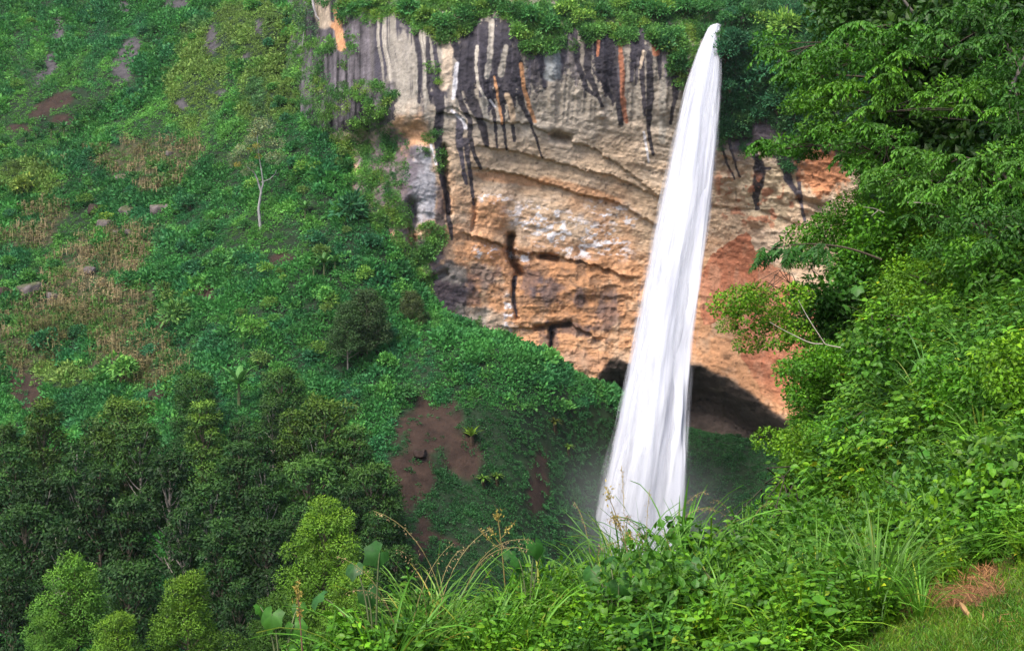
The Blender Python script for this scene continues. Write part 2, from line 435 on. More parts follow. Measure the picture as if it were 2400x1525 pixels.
# ---- the colour of the rock: strata, water stains, lichen
def jit(a, s, sc=18): return a * fbm(PV / sc, 3, s)
tan = np.array([.43, .305, .20]); org = np.array([.46, .225, .105]); gry = np.array([.30, .262, .215]); pal = np.array([.47, .36, .26])
drk = np.array([.030, .026, .032]); pur = np.array([.085, .068, .076]); wht = np.array([.62, .58, .58]); red = np.array([.36, .135, .070]); brn = np.array([.19, .105, .060])
col = np.ones(UU.shape + (3,)) * tan
col = lerp(col, gry, (1 - sstep(VV + jit(60, 60, 60), 260, 420)) * .8)
col = lerp(col, gry * np.array([.62, .60, .60]), (1 - sstep(VV + jit(90, 59, 30), 130, 270)) * .8)
col = lerp(col, pal, .8 * sstep(fbm(PV / np.array([90, 40]), 4, 61), .05, .4) * sstep(VV, 250, 400))
oz = sstep(VV + .25 * (UU - 1300) * -1 + jit(130, 62, 90), 380, 640)
col = lerp(col, org, .85 * oz * (1 - .55 * sstep(fbm(PV / 30, 4, 63), -.1, .35)))
for e in ((1150,500,50,45),(1145,590,70,30,10),(1200,420,110,14,8),(1370,450,120,16,18),(960,325,60,70)):
    col = lerp(col, org * 1.08, .7 * (1 - sstep(ell(UU, VV, e) + jit(.4, 64, 30), .6, 1.1)))
# brown, darkened lower face
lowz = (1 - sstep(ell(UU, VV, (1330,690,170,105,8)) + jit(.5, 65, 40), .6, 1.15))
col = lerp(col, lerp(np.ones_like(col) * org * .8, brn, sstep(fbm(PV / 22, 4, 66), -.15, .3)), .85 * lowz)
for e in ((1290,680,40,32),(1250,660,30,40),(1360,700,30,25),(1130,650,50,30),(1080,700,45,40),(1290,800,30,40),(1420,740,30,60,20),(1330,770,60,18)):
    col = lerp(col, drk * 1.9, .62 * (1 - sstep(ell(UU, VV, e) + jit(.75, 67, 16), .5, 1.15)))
# grey foot of the wall on the left
for e, c, k in (((1035,690,75,85,20), pur, .95), ((1100,745,60,35), gry * .75, .8), ((1060,640,45,28), gry * .8, .7), ((1150,760,60,40), gry, .5), ((985,440,42,110), np.array([.27,.262,.275]), .95),
                ((985,600,60,50), pur * 1.6, .85), ((1032,520,12,90), pur * .8, .8), ((905,440,90,160), pur * 1.2, .9), ((1330,850,90,40), np.array([.27,.17,.12]), .5)):
    col = lerp(col, c, k * (1 - sstep(ell(UU, VV, e) + jit(.35, 68, 22), .7, 1.1)))
# white crust
we = np.minimum.reduce([ell(UU, VV, e) for e in ((1290,525,110,46,15),(1400,560,90,40,20),(1160,465,40,14),(1140,590,36,20),(1200,600,18,22),(1230,605,14,16),(1440,500,70,26,20),(1190,735,14,50),(1330,575,90,26,12))])
wn = fbm(PV / np.array([15, 9]), 5, 70, gain=.65)
col = lerp(col, wht, .95 * (1 - sstep(we, .55, 1.25)) * sstep(wn, .0, .28))
# dark purple wall on the upper left
lf = in_poly(UU + jit(14, 71), VV + jit(14, 72), [(600,-200),(925,-200),(915,60),(935,150),(930,230),(925,285),(880,300),(600,330)])
col = np.where(lf[..., None], np.array([.075, .064, .068]) * (.85 + 1.5 * fbm(PV / np.array([7, 90]), 4, 73)[..., None] + .5 * fbm(PV / 25, 3, 74)[..., None]), col)
# pleated light and dark drip stripes of the upper left wall
st = fbm(np.stack([(UU + 12 * fbm(PV / 90, 2, 75)) / 7.5, VV / 260], -1), 3, 76)
sm = (1 - sstep(np.abs(UU - 962), 80, 100)) * (1 - sstep(VV + jit(70, 77, 14) - (UU - 930) * .35, 170, 260))
col = lerp(col, gry * .72, sm * .9)
col = lerp(col, drk * 1.5, sm * sstep(st, -.02, .12))
col = lerp(col, gry * 1.35, .6 * sm * sstep(-st, .34, .46))
col = lerp(col, gry * .85, .8 * (1 - sstep(ell(UU, VV, (945,150,18,95)) + jit(.25, 78), .8, 1.05)))
# drip stains, and dark lines along two cracks: (points, half-width, darkness, colour)
B = drk
for k_, c_, poly in ((.95, 1.25, [(1083,90),(1128,55),(1150,50),(1190,60),(1215,90),(1228,170),(1224,215),(1208,245),(1165,232),(1140,246),(1112,232),(1092,222),(1078,190)]), (.85, 1.3, [(1388,92),(1440,55),(1462,120),(1458,205),(1448,245),(1425,228),(1405,212),(1390,160)]), (.8, 1.4, [(1478,50),(1522,60),(1520,120),(1500,160),(1480,190)]),
                    (.65, 1.6, [(1312,90),(1352,70),(1362,150),(1388,222),(1342,180),(1315,172)]), (.7, 1.5, [(1228,80),(1292,90),(1280,190),(1262,220),(1236,190)]), (.85, 1.2, [(1060,100),(1084,95),(1082,190),(1062,215),(1070,150)]), (.7, 1.6, [(1540,100),(1600,150),(1590,220),(1570,200),(1545,170)]), (.6, 1.8, [(1240,110),(1300,110),(1230,250),(1222,200)])):
    q_ = in_poly(UU + jit(7, 120, 26) + jit(5, 121, 8), VV + jit(36, 122, 9) + 30 * vnoise(np.stack([UU / 7, UU * 0], -1), 123), poly)
    col = np.where(q_[..., None], col * (1 - k_) + k_ * drk * c_ * (1 + .9 * sstep(fbm(np.stack([UU / 6, VV / 90], -1), 3, 124), .05, .4))[..., None], col)
ST = [([(1036,215),(1028,290),(1024,340),(1034,400),(1050,470),(1058,560)], 10, B * 1.2), ([(975,80),(985,150),(983,240)], 7, B), ([(1000,90),(1004,200),(1010,240)], 5, B), ([(1020,200),(1030,260),(1020,320),(1028,380),(1042,440)], 8, B),
 ([(1062,100),(1082,150),(1070,200),(1080,240),(1098,280),(1108,350),(1125,395)], 9, B), ([(1098,60),(1092,160),(1105,230),(1130,290),(1142,340)], 17, B),
 ([(1150,220),(1158,280),(1165,345)], 6, B), ([(1172,210),(1178,290),(1188,350)], 7, B), ([(1200,180),(1196,250),(1206,330)], 9, B), ([(1215,150),(1222,240),(1246,290)], 8, B),
 ([(1230,200),(1244,260),(1246,300),(1262,345),(1272,370)], 4, B), ([(1185,60),(1190,140),(1195,210)], 12, B), ([(1138,60),(1132,150),(1140,230)], 10, B), ([(1165,90),(1165,180),(1172,240)], 9, B), ([(1205,70),(1212,130),(1215,190)], 9, B),
 ([(1260,60),(1268,150),(1278,205)], 9, B * 1.5), ([(1320,80),(1322,140),(1312,185)], 11, B * 1.6), ([(1345,60),(1352,150),(1375,210),(1395,225)], 7, B), ([(1375,70),(1378,160),(1398,220),(1412,248)], 9, B),
 ([(1400,90),(1406,170),(1425,215),(1438,238)], 10, B), ([(1425,70),(1432,160),(1448,230),(1458,290)], 13, B), ([(1480,40),(1486,130),(1478,190)], 10, B * 1.4), ([(1500,60),(1504,180),(1512,270)], 8, B * 1.3),
 ([(1522,130),(1522,240),(1520,300),(1530,362)], 8, B), ([(1540,100),(1548,190)], 7, B), ([(1584,180),(1580,240),(1574,290)], 7, B), ([(1090,330),(1102,400),(1112,480)], 6, B * 1.6), ([(1076,280),(1080,350),(1090,430)], 9, B * 2.4),
 ([(1208,650),(1204,700),(1212,740)], 5, B * 2), ([(1292,775),(1293,850)], 4, B * 1.5), ([(1700,290),(1712,350),(1735,415)], 5, B), ([(1690,330),(1702,385),(1722,420)], 4, B), ([(1745,300),(1770,360),(1782,400),(1800,395)], 11, B * 1.5),
 ([(1778,385),(1776,430),(1768,460),(1775,488)], 13, B * .8), ([(1830,360),(1845,420),(1875,460),(1885,520)], 9, B * 2), ([(1815,300),(1830,370),(1850,420)], 16, B * 1.9), ([(1870,380),(1878,460)], 6, B * 2)]
for pts, hw, c in ST:
    uu = UU + jit(4, 80 + hw, 55) + jit(1.6, 90, 7); d, t = seg_dist(uu, VV, pts)
    wv = hw * 1.2 * (1 - .6 * t) * (1 + .35 * fbm(PV / np.array([30, 12]), 2, 91))
    inside = VV < pts[-1][1] + 4
    col = lerp(col, c * (1 + .4 * n3[..., None]), np.where(inside, .95, .6) * (1 - sstep(d / wv, .75, 1.15)))
LT = [([(1152,50),(1148,110),(1142,180)], 7, gry * 1.05), ([(1118,110),(1115,150),(1122,200),(1142,245)], 4, gry * 1.3), ([(1186,110),(1178,150),(1172,175)], 7, gry * .95), ([(1158,180),(1168,230),(1178,290)], 3, org),
 ([(1220,150),(1228,210),(1246,260),(1252,285)], 5, org * .85), ([(1458,40),(1456,130),(1460,220),(1468,285)], 6, red * .95), ([(1532,70),(1536,125)], 8, red * 1.25), ([(1405,85),(1402,130)], 4, red * 1.1), ([(1188,225),(1198,260),(1200,285)], 7, tan), ([(1130,235),(1140,280)], 8, gry),
 ([(1295,115),(1296,175)], 19, np.array([.26, .265, .26])), ([(1072,150),(1066,200),(1062,230)], 5, wht * .75), ([(1036,60),(1050,120),(1040,200)], 13, pal), ([(1555,190),(1553,330)], 9, gry), ([(1507,120),(1500,160)], 4, pal),
 ([(1508,310),(1520,380)], 3, wht), ([(1060,260),(1085,280),(1092,300)], 4, wht), ([(1150,235),(1162,250)], 3, wht), ([(1010,340),(1022,385)], 3, wht * .9), ([(790,20),(795,80),(800,110)], 10, org), ([(775,55),(790,70)], 6, org), ([(755,10),(760,50)], 18, pal * .8), ([(885,0),(888,40)], 6, org * .8)]
for pts, hw, c in LT:
    uu = UU + jit(3, 93 + hw, 60) + jit(1.5, 94, 8); d, t = seg_dist(uu, VV, pts)
    col = lerp(col, c * (1 + .25 * n3[..., None]), .9 * (1 - sstep(d / (hw * (1 + .3 * fbm(PV / 20, 2, 95))), .7, 1.2)))
# right of the fall: purple dark brow, tan middle, red smooth shield lower down
rt = sstep(UU, 1655, 1690)
col = lerp(col, pur * (1.2 + .5 * n2[..., None]), rt * (1 - sstep(VV + jit(40, 96, 24) - 40 * sstep(UU, 1780, 1850), 320, 385)))
col = lerp(col, np.array([.42, .32, .205]), rt * (1 - sstep(ell(UU, VV, (1800,450,70,75)) + jit(.3, 97), .8, 1.1)) * .8 * sstep(col.mean(-1), .12, .2))
col = lerp(col, np.array([.42, .17, .075]), rt * .9 * (1 - sstep(ell(UU, VV, (1930,400,60,60)) + jit(.6, 98, 16), .7, 1.1)))
col = lerp(col, red * 1.05, rt * .75 * sstep(fbm(PV / 16, 4, 99), .12, .3) * (1 - sstep(ell(UU, VV, (1760,470,130,60,15)), .8, 1.2)))
sh = in_poly(UU + jit(16, 100, 30), VV + jit(16, 101, 30), [(1640,640),(1665,590),(1700,560),(1745,548),(1770,580),(1820,620),(1990,760),(2090,1050),(1900,1000),(1790,930),(1700,740),(1640,760)])
col = np.where(sh[..., None], lerp(np.ones_like(col) * red, np.array([.40, .19, .11]), sstep(fbm(PV / np.array([18, 50]), 4, 102), -.2, .4)), col)
rimb = np.exp(-((VV - RIM + 20) / 26) ** 2) * sstep(UU, 1600, 1640)
col = lerp(col, org * .95, .6 * rimb)
# roof and back of the recess: dark rock, with the overhang's shade painted in
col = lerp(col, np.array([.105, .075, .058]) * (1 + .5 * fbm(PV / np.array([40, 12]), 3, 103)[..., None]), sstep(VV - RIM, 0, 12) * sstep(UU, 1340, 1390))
col = col * (1 + .16 * n3 + .12 * n2 + .10 * n4 - .16 * sstep(-bed, .3, .55) * sstep(VV, 240, 330))[..., None]
# dark pock marks scattered over the face
pk = vnoise(PV / 8.5, 110); col = lerp(col, col * .35, sstep(pk, .72, .9) * sstep(VV, 260, 420) * .8)
col = np.clip(col * np.array([1.06, 1.08, 1.12]), .006, .75).reshape(-1, 3)
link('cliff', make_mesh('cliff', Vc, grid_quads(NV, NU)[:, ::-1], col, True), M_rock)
tag(bpy.data.objects['cliff'], 'tall overhanging cliff of orange and tan rock streaked with black water stains', 'cliff', kind='structure')
cliff_uvd = (ug, vg, dep2)
def on_cliff(u, v):
    """Point on the rock face for a photograph pixel."""
    i = np.clip((np.asarray(u, float) - ug[0]) / (ug[1] - ug[0]), 0, NU - 1.001).astype(int); j = np.clip((np.asarray(v, float) - vg[0]) / (vg[1] - vg[0]), 0, NV - 1.001).astype(int)
    return P(u, v, dep2[j, i])

# ---- the near bank on which the photographer stands
BANK = [(80,1680,8.5),(300,1660,8.7),(500,1610,9),(650,1545,9.5),(800,1500,10),(950,1500,11),(1200,1455,12),(1500,1450,13),(1700,1385,15),(1860,1250,20),(1900,1060,26),(1930,880,31),(1960,700,35),(2010,560,38),(2050,420,41),(2060,250,44),(2120,80,47),(2200,-60,50),(2400,-200,53),(2700,-300,55),
 (2400,1500,7.5),(2100,1540,7.5),(1800,1590,8.5),(1500,1640,9),(1200,1700,8.5),(900,1750,7.5),(2400,1340,9.5),(2200,1390,10),(2000,1440,10.5),(2400,1160,13),(2150,1210,14),(2000,1260,16),(2400,960,17),(2150,1010,19),
 (2400,760,22),(2200,790,25),(2400,520,28),(2250,570,32),(2400,250,38),(2700,200,36),(2700,800,16),(2700,1300,8.5),(2500,1800,5.5),(1500,2200,5.5),(800,2050,7),(2500,2600,3.5),(3000,1500,6),(3200,600,20),(3000,-100,45),(500,2300,6)]
bp = [P(u, v, d) for u, v, d in BANK]
def off(u, d, z): q = ray(u, 762.5) * d; return np.array([q[0], q[1], z])
bp += [off(400,12.5,-9),(off(150,12,-11)),off(-200,10,-12),off(800,14,-9),off(1200,17,-10),off(1500,18,-10),off(1700,21,-11),off(1780,27,-13),off(1790,33,-14),off(1850,39,-12),off(1880,46,-9),off(1900,52,-7),off(2000,60,-4),off(2150,64,4),off(2500,70,8),
       off(400,22,-26),off(900,24,-24),off(1300,28,-24),off(1600,34,-26),off(1660,44,-27),off(1750,56,-22),off(1900,66,-16),off(2100,80,-10),off(2600,85,4)]
bp = np.array(bp)
_br = RBF(bp[:, :2], bp[:, 2])
def bank_f(X, Y):
    q = np.stack([X, Y], -1)
    return _br(q, soft=.8) + .16 * fbm(q / 2.2, 3, 12) * sstep(Y, 4, 9) + .5 * fbm(q / 6, 2, 15) * sstep(Y, 16, 30) + .03 * fbm(q / .4, 2, 17)
bank = HF(-9, 40, 2.5, 80, .2, bank_f)
pb_ = np.stack([bank.X, bank.Y, bank.Z], -1).reshape(-1, 3)
cb = np.array([.028, .03, .014]) * (1 + .5 * fbm(pb_ / .5, 3, 25))[:, None]
ub, vb, db = proj(pb_)
DRYP = [(2230,1398,105,30,-8),(2290,1348,60,24,-10),(2120,1440,30,14),(2180,1300,40,10)]
cb = lerp(cb, np.array([.20, .105, .05]) * (1 + .4 * fbm(pb_ / .2, 3, 26))[:, None], zone(ub, vb, DRYP))
link('bank', make_mesh('bank', pb_, grid_quads(*bank.X.shape), np.clip(cb, .004, 1), True), M_soil)
tag(bpy.data.objects['bank'], 'near grassy bank falling away to the gorge at right and below', 'bank', kind='structure')
# ================================================================== WATERFALL
FV = np.array([62, 68, 80,100,120,200,300,400,500,600,700,800,900,1000,1100,1200,1300,1420.])
FL = np.array([1664,1657,1652,1643,1634,1607,1583,1561,1540,1520,1502,1484,1465,1446,1424,1404,1396,1385.])
FR = np.array([1688,1688,1688,1690,1691,1690,1685,1677,1665,1648,1634,1620,1609,1601,1592,1580,1569,1560.])
FD = 207.2 - 24 * (np.maximum(FV - 62, 0) / 1358) ** .6 + np.array([.3] + [0] * (len(FV) - 1))
def water_mat():
    m, N, L = new_mat('falling_water')
    out = N.new('ShaderNodeOutputMaterial')
    def at(n):
        a = N.new('ShaderNodeAttribute'); a.attribute_name = n; return a.outputs['Fac']
    def mth(op, a, b=None, c=None):
        x = N.new('ShaderNodeMath'); x.operation = op
        for k, q in enumerate((a, b, c)):
            if q is None: continue
            if isinstance(q, (int, float)): x.inputs[k].default_value = q
            else: L.new(q, x.inputs[k])
        return x.outputs[0]
    s, t, op, seed = at('across'), at('fall'), at('body'), at('layer')
    def streak(fs, ft, detail, rough=.6):
        cx = N.new('ShaderNodeCombineXYZ'); L.new(mth('MULTIPLY', s, fs), cx.inputs[0]); L.new(mth('MULTIPLY', t, ft), cx.inputs[1]); L.new(mth('MULTIPLY', seed, 7.7), cx.inputs[2])
        n = N.new('ShaderNodeTexNoise'); n.inputs['Scale'].default_value = 1; n.inputs['Detail'].default_value = detail; n.inputs['Roughness'].default_value = rough
        n.inputs['Distortion'].default_value = .25
        L.new(cx.outputs[0], n.inputs['Vector']); return n.outputs[0]
    n1 = streak(6.0, 1.7, 4, .5); n2 = streak(16, 5, 3, .5); n3 = streak(2.2, 1.6, 3)
    edge = mth('SUBTRACT', 1.0, mth('ABSOLUTE', s))                     # 0 at the rim of the column
    k = mth('ADD', mth('MULTIPLY', edge, 2.6), mth('MULTIPLY', mth('SUBTRACT', n1, .5), 1.5))
    k = mth('ADD', k, mth('MULTIPLY', mth('SUBTRACT', n2, .5), .5))
    k = mth('ADD', k, op)
    mr = N.new('ShaderNodeMapRange'); mr.interpolation_type = 'SMOOTHSTEP'; mr.inputs[1].default_value = 0.0; mr.inputs[2].default_value = 1.0
    L.new(k, mr.inputs[0])
    tint = mth('ADD', mth('MULTIPLY', n3, .55), mth('MULTIPLY', n1, .45))
    cr = N.new('ShaderNodeValToRGB'); L.new(tint, cr.inputs[0])
    cr.color_ramp.elements[0].position = .32; cr.color_ramp.elements[0].color = (.42, .43, .50, 1)
    cr.color_ramp.elements[1].position = .62; cr.color_ramp.elements[1].color = (.60, .61, .65, 1)
    df = N.new('ShaderNodeBsdfDiffuse'); L.new(cr.outputs[0], df.inputs[0])
    ge = N.new('ShaderNodeNewGeometry'); vm = N.new('ShaderNodeVectorMath'); vm.operation = 'MULTIPLY_ADD'; vm.inputs[1].default_value = (.35, .35, .35); vm.inputs[2].default_value = (-.25, -.45, .55)   # droplets scatter light evenly
    nz = N.new('ShaderNodeVectorMath'); nz.operation = 'NORMALIZE'; L.new(ge.outputs['Normal'], vm.inputs[0]); L.new(vm.outputs[0], nz.inputs[0]); L.new(nz.outputs[0], df.inputs['Normal'])
    tl = N.new('ShaderNodeBsdfTranslucent'); L.new(cr.outputs[0], tl.inputs[0])
    m1 = N.new('ShaderNodeMixShader'); m1.inputs[0].default_value = .3; L.new(df.outputs[0], m1.inputs[1]); L.new(tl.outputs[0], m1.inputs[2])
    tp = N.new('ShaderNodeBsdfTransparent'); m2 = N.new('ShaderNodeMixShader')
    L.new(mr.outputs[0], m2.inputs[0]); L.new(tp.outputs[0], m2.inputs[1]); L.new(m1.outputs[0], m2.inputs[2]); L.new(m2.outputs[0], out.inputs[0])
    return m
M_water = water_mat()
def fall_layers():
    V, Q, A, T, O, S = [], [], [], [], [], []; n0 = 0
    vs = np.linspace(62, 1420, 240)
    c = (np.interp(vs, FV, FL) + np.interp(vs, FV, FR)) / 2; hw = (np.interp(vs, FV, FR) - np.interp(vs, FV, FL)) / 2
    d = np.interp(vs, FV, FD); mid = P(c, vs, d); rad = hw * d / FPX
    rad = np.convolve(np.pad(rad, 2, 'edge'), np.ones(5) / 5, 'valid')
    t = np.maximum(vs - 62, 0) / 1358
    #  width, depth offset, left/right shift, body gained at the bottom
    for k, (wf, df, sh, o0, o1) in enumerate(((.96, .0, -.05, .2, .1), (1.04, -.5, -.03, -.1, -.45), (1.10, -1.0, -.02, -.35, -.8), (1.08, .9, -.02, -.2, -.5), (1.18, -1.5, -.02, -.8, -1.1), (.64, -.8, -.20, .3, .2), (1.30, -2.2, -.06, -1.8, -1.3), (.5, -1.2, .40, -.9, -.6), (1.45, -3, -.08, -3, -1.6), (1.2, 1.6, -.03, -.9, -1.1))):
        sw = np.linspace(-1, 1, 41)
        ang = sw * math.pi * .5
        X = mid[:, 0:1] + (np.sin(ang)[None] * wf * (1 + (.06 + .045 * k) * t[:, None]) + sh * (1 + t[:, None])) * rad[:, None]
        Y = mid[:, 1:2] + df - np.cos(ang)[None] * rad[:, None] * .55
        wob = .12 * fbm(np.stack([np.broadcast_to(sw * 3, X.shape), np.broadcast_to((t * 9)[:, None], X.shape)], -1), 3, 130 + k)
        X = X + wob * rad[:, None] * .5; Y = Y - wob * rad[:, None]
        Z = np.broadcast_to(mid[:, 2:3], X.shape)
        V.append(np.stack([X, Y, Z], -1).reshape(-1, 3)); Q.append(grid_quads(240, 41) + n0); n0 += 240 * 41
        A.append(np.broadcast_to(np.sin(ang), X.shape).ravel()); T.append(np.broadcast_to((t * 3.2)[:, None], X.shape).ravel())
        O.append(np.broadcast_to((o0 + (o1 - o0) * t)[:, None], X.shape).ravel()); S.append(np.full(X.size, k * 1.37))
    return np.concatenate(V), np.concatenate(Q), np.concatenate(A), np.concatenate(T), np.concatenate(O), np.concatenate(S)
V, Q, A, T, O, S = fall_layers()
link('waterfall', make_mesh('waterfall', V, Q, None, True, dict(across=A, fall=T, body=O, layer=S)), M_water)
tag(bpy.data.objects['waterfall'], 'single tall white waterfall plunging from the cliff lip', 'waterfall', kind='structure')

# ---- drifting spray at the foot of the fall, and the humid air of the valley
def volume_mat(name, dens, color, aniso=.2, soft=False):
    m, N, L = new_mat(name); out = N.new('ShaderNodeOutputMaterial'); pv_ = N.new('ShaderNodeVolumePrincipled')
    pv_.inputs['Color'].default_value = (*color, 1); pv_.inputs['Density'].default_value = dens; pv_.inputs['Anisotropy'].default_value = aniso
    if soft:
        tc = N.new('ShaderNodeTexCoord'); ln = N.new('ShaderNodeVectorMath'); ln.operation = 'LENGTH'; L.new(tc.outputs['Object'], ln.inputs[0])
        mr = N.new('ShaderNodeMapRange'); mr.interpolation_type = 'SMOOTHSTEP'; mr.inputs[1].default_value = .25; mr.inputs[2].default_value = 1; mr.inputs[3].default_value = dens; mr.inputs[4].default_value = 0
        L.new(ln.outputs['Value'], mr.inputs[0]); L.new(mr.outputs[0], pv_.inputs['Density'])
    L.new(pv_.outputs[0], out.inputs['Volume']); return m
def box_mesh(name, a, b):
    v = np.array([[x, y, z] for x in (a[0], b[0]) for y in (a[1], b[1]) for z in (a[2], b[2])], float)
    return make_mesh(name, v, [[0, 1, 3, 2], [4, 6, 7, 5], [0, 4, 5, 1], [2, 3, 7, 6], [0, 2, 6, 4], [1, 5, 7, 3]])
zl = min(hill.Z.min(), bank.Z.min(), Vc[:, 2].min()); zh = max(hill.Z.max(), bank.Z.max(), Vc[:, 2].max())
link('haze', box_mesh('haze', (-290, -30, zl - 1), (230, 460, zh + 30)), volume_mat('humid_air', .00005, (.93, .97, 1.0)))
tag(bpy.data.objects['haze'], 'thin humid haze filling the valley', 'haze', kind='stuff')

def blob(name, ctr, rad, dens):
    n = 12; T, F = np.meshgrid(np.linspace(0, math.pi, n), np.linspace(0, 2 * math.pi, 2 * n + 1), indexing='ij')
    d = np.stack([np.sin(T) * np.cos(F), np.sin(T) * np.sin(F), np.cos(T)], -1).reshape(-1, 3)
    o = link(name, make_mesh(name, d, grid_quads(n, 2 * n + 1)[:, ::-1]), volume_mat('spray', dens, (.97, .98, 1.0), .1, True), None, ctr, (0, 0, 0), rad); o.display_type = 'WIRE'; return o
tag(blob('mist', P(1480, 1290, 178), (20, 12, 19), .022), 'white spray drifting round the foot of the waterfall', 'mist', kind='stuff')
# ================================================================== FAR VEGETATION
def scatter(P0, N0, size, tmpl, colr, flat=.0, updir=.6):
    """Merge copies of leaf-clump templates standing on points: returns V, Q, K."""
    Vo, Qo, Ko, n0 = [], [], [], 0
    kind = rng.integers(0, len(tmpl), len(P0)); up = norm(N0 + np.array([0, 0, updir]))
    ang = rng.uniform(0, 2 * math.pi, len(P0))
    ref = norm(np.cross(up, np.stack([np.cos(ang), np.sin(ang), 0 * ang], -1) + 1e-4)); oth = np.cross(up, ref)
    for k, (tv, tq, tk) in enumerate(tmpl):
        m = np.where(kind == k)[0]
        if not len(m): continue
        B = np.stack([ref[m], oth[m], up[m]], 1) * size[m][:, None, None]            # (n,3,3)
        V = np.einsum('vk,nkj->nvj', tv, B) + P0[m][:, None]
        K = tk[None] * colr[m][:, None]
        Q = tq[None] + (np.arange(len(m)) * len(tv))[:, None, None] + n0
        Vo.append(V.reshape(-1, 3)); Qo.append(Q.reshape(-1, 4)); Ko.append(K.reshape(-1, 3)); n0 += len(m) * len(tv)
    return np.concatenate(Vo), np.concatenate(Qo), np.concatenate(Ko)

def clump(n, leaf, wide=.6, squash=.6, var=.16, hang=0.0):
    """Small tuft of leaves in a unit dome."""
    d = rand_dir(n, -.1); r = rng.uniform(.35, 1.0, n)
    p = d * r[:, None] * [1, 1, squash]
    ax = norm(d + .8 * rand_dir(n) + [0, 0, .25 - hang]); nr = norm(d + .6 * rand_dir(n) + [0, 0, .5])
    V, Q = cards(p, ax, nr, leaf * rng.uniform(.7, 1.3, n), leaf * wide * rng.uniform(.7, 1.3, n))
    K = (1 + var * rng.uniform(-1, 1, (n, 1))) * np.array([[1, 1, 1.]]) + rng.uniform(0, .35, (n, 1)) * np.array([[.6, .15, -.1]]) * (rng.random((n, 1)) < .3)
    return V, Q, np.repeat(np.clip(K, .2, 3), 4, 0)
def stalk_clump(n, h):
    """Upright dry stalks with a few hanging leaves."""
    g = Geo()
    x = rng.uniform(-1, 1, (n, 2)); hh = h * rng.uniform(.6, 1.1, n)
    p = np.c_[x, np.zeros(n)]
    ax = norm(np.c_[rng.normal(0, .1, (n, 2)), np.ones(n)])
    V, Q = cards(p, ax, rand_dir(n) * [1, 1, 0.01], hh, .15); g.add(V, Q, [1, 1, 1])
    for j in range(4):
        q = p + ax * (hh * rng.uniform(.3, .95, n))[:, None]
        a2 = norm(rand_dir(n) * [1, 1, .3] + [0, 0, .1])
        V, Q = cards(q, a2, rand_dir(n), .55 * rng.uniform(.6, 1.2, n), .16); g.add(V, Q, [.9, .85, .75])
    return g.get()

Tfar = [clump(24, .50) for _ in range(6)]
Tfine = [clump(34, .42, squash=.7) for _ in range(5)]
Tgrass = [clump(26, .75, wide=.22, squash=.35, hang=-1.0) for _ in range(4)]

def cov(u, v, seed, sc): return fbm(np.stack([u, v], -1) / sc, 3, seed)

def hill_points(n, lim):
    x = rng.uniform(-180, 75, n); y = rng.uniform(85, 372, n)
    p = np.stack([x, y, hill.z(x, y)], -1); u, v, d = proj(p)
    m = (u > -330) & (u < 2050) & (v > -130) & (v < 1650) & ~((y > 230) & (u > 925)) & lim(u, v, d)
    # keep the density per square metre lower far away, where tufts are larger
    m &= rng.random(n) < np.clip((190 / d) ** 1.1, .25, 1)
    return p[m], u[m], v[m], d[m]

# ---- low scrub and herbs covering the hillside
p, u, v, d = hill_points(330000, lambda u, v, d: d > 95)
s_, r_, m_, q_, o_ = zone(u, v, SOIL), zone(u, v, ROCK), zone(u, v, MAIZE), zone(u, v, PALE), zone(u, v, OLIVE)
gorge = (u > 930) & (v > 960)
keepm = rng.random(len(p)) > np.clip(.925 * s_ + .93 * r_ + .5 * m_, 0, 1)
p, u, v, d, q_, o_, gorge, m_ = (a[keepm] for a in (p, u, v, d, q_, o_, gorge, m_))
big = np.clip(.62 + .9 * cov(u, v, 140, 40) + .25 * rng.normal(size=len(p)), .42, 1.7)
size = np.where(gorge, .55 * np.clip(big, .7, 1.2), big * (1 - .35 * q_)) * (d / 200) ** .5
dark = np.array([.020, .075, .030]); mid = np.array([.034, .115, .032]); lite = np.array([.070, .165, .040]); oliv = np.array([.100, .135, .040]); teal = np.array([.018, .080, .048])
tt = np.clip(.5 + .85 * cov(u, v, 141, 80) + .6 * cov(u, v, 142, 22), 0, 1)
c = lerp(np.ones((len(p), 3)) * dark, mid, tt)
c = lerp(c, lite, .85 * q_ * np.clip(.7 + cov(u, v, 143, 22), 0, 1)); c = lerp(c, oliv, .75 * o_)
c = lerp(c, oliv * .8, .45 * m_); c = lerp(c, teal, .55 * sstep(cov(u, v, 144, 55), .1, .4)); c = lerp(c, lite, .5 * sstep(cov(u, v, 145, 30), .28, .5))
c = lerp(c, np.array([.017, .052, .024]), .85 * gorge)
c *= rng.uniform(.85, 1.15, (len(p), 1))
nn = hill.nrm(p[:, 0], p[:, 1])
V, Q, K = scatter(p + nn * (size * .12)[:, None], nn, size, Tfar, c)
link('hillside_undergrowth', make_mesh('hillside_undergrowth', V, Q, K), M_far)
tag(bpy.data.objects['hillside_undergrowth'], 'low leafy scrub and creepers matting the steep hillside', 'undergrowth', kind='stuff')

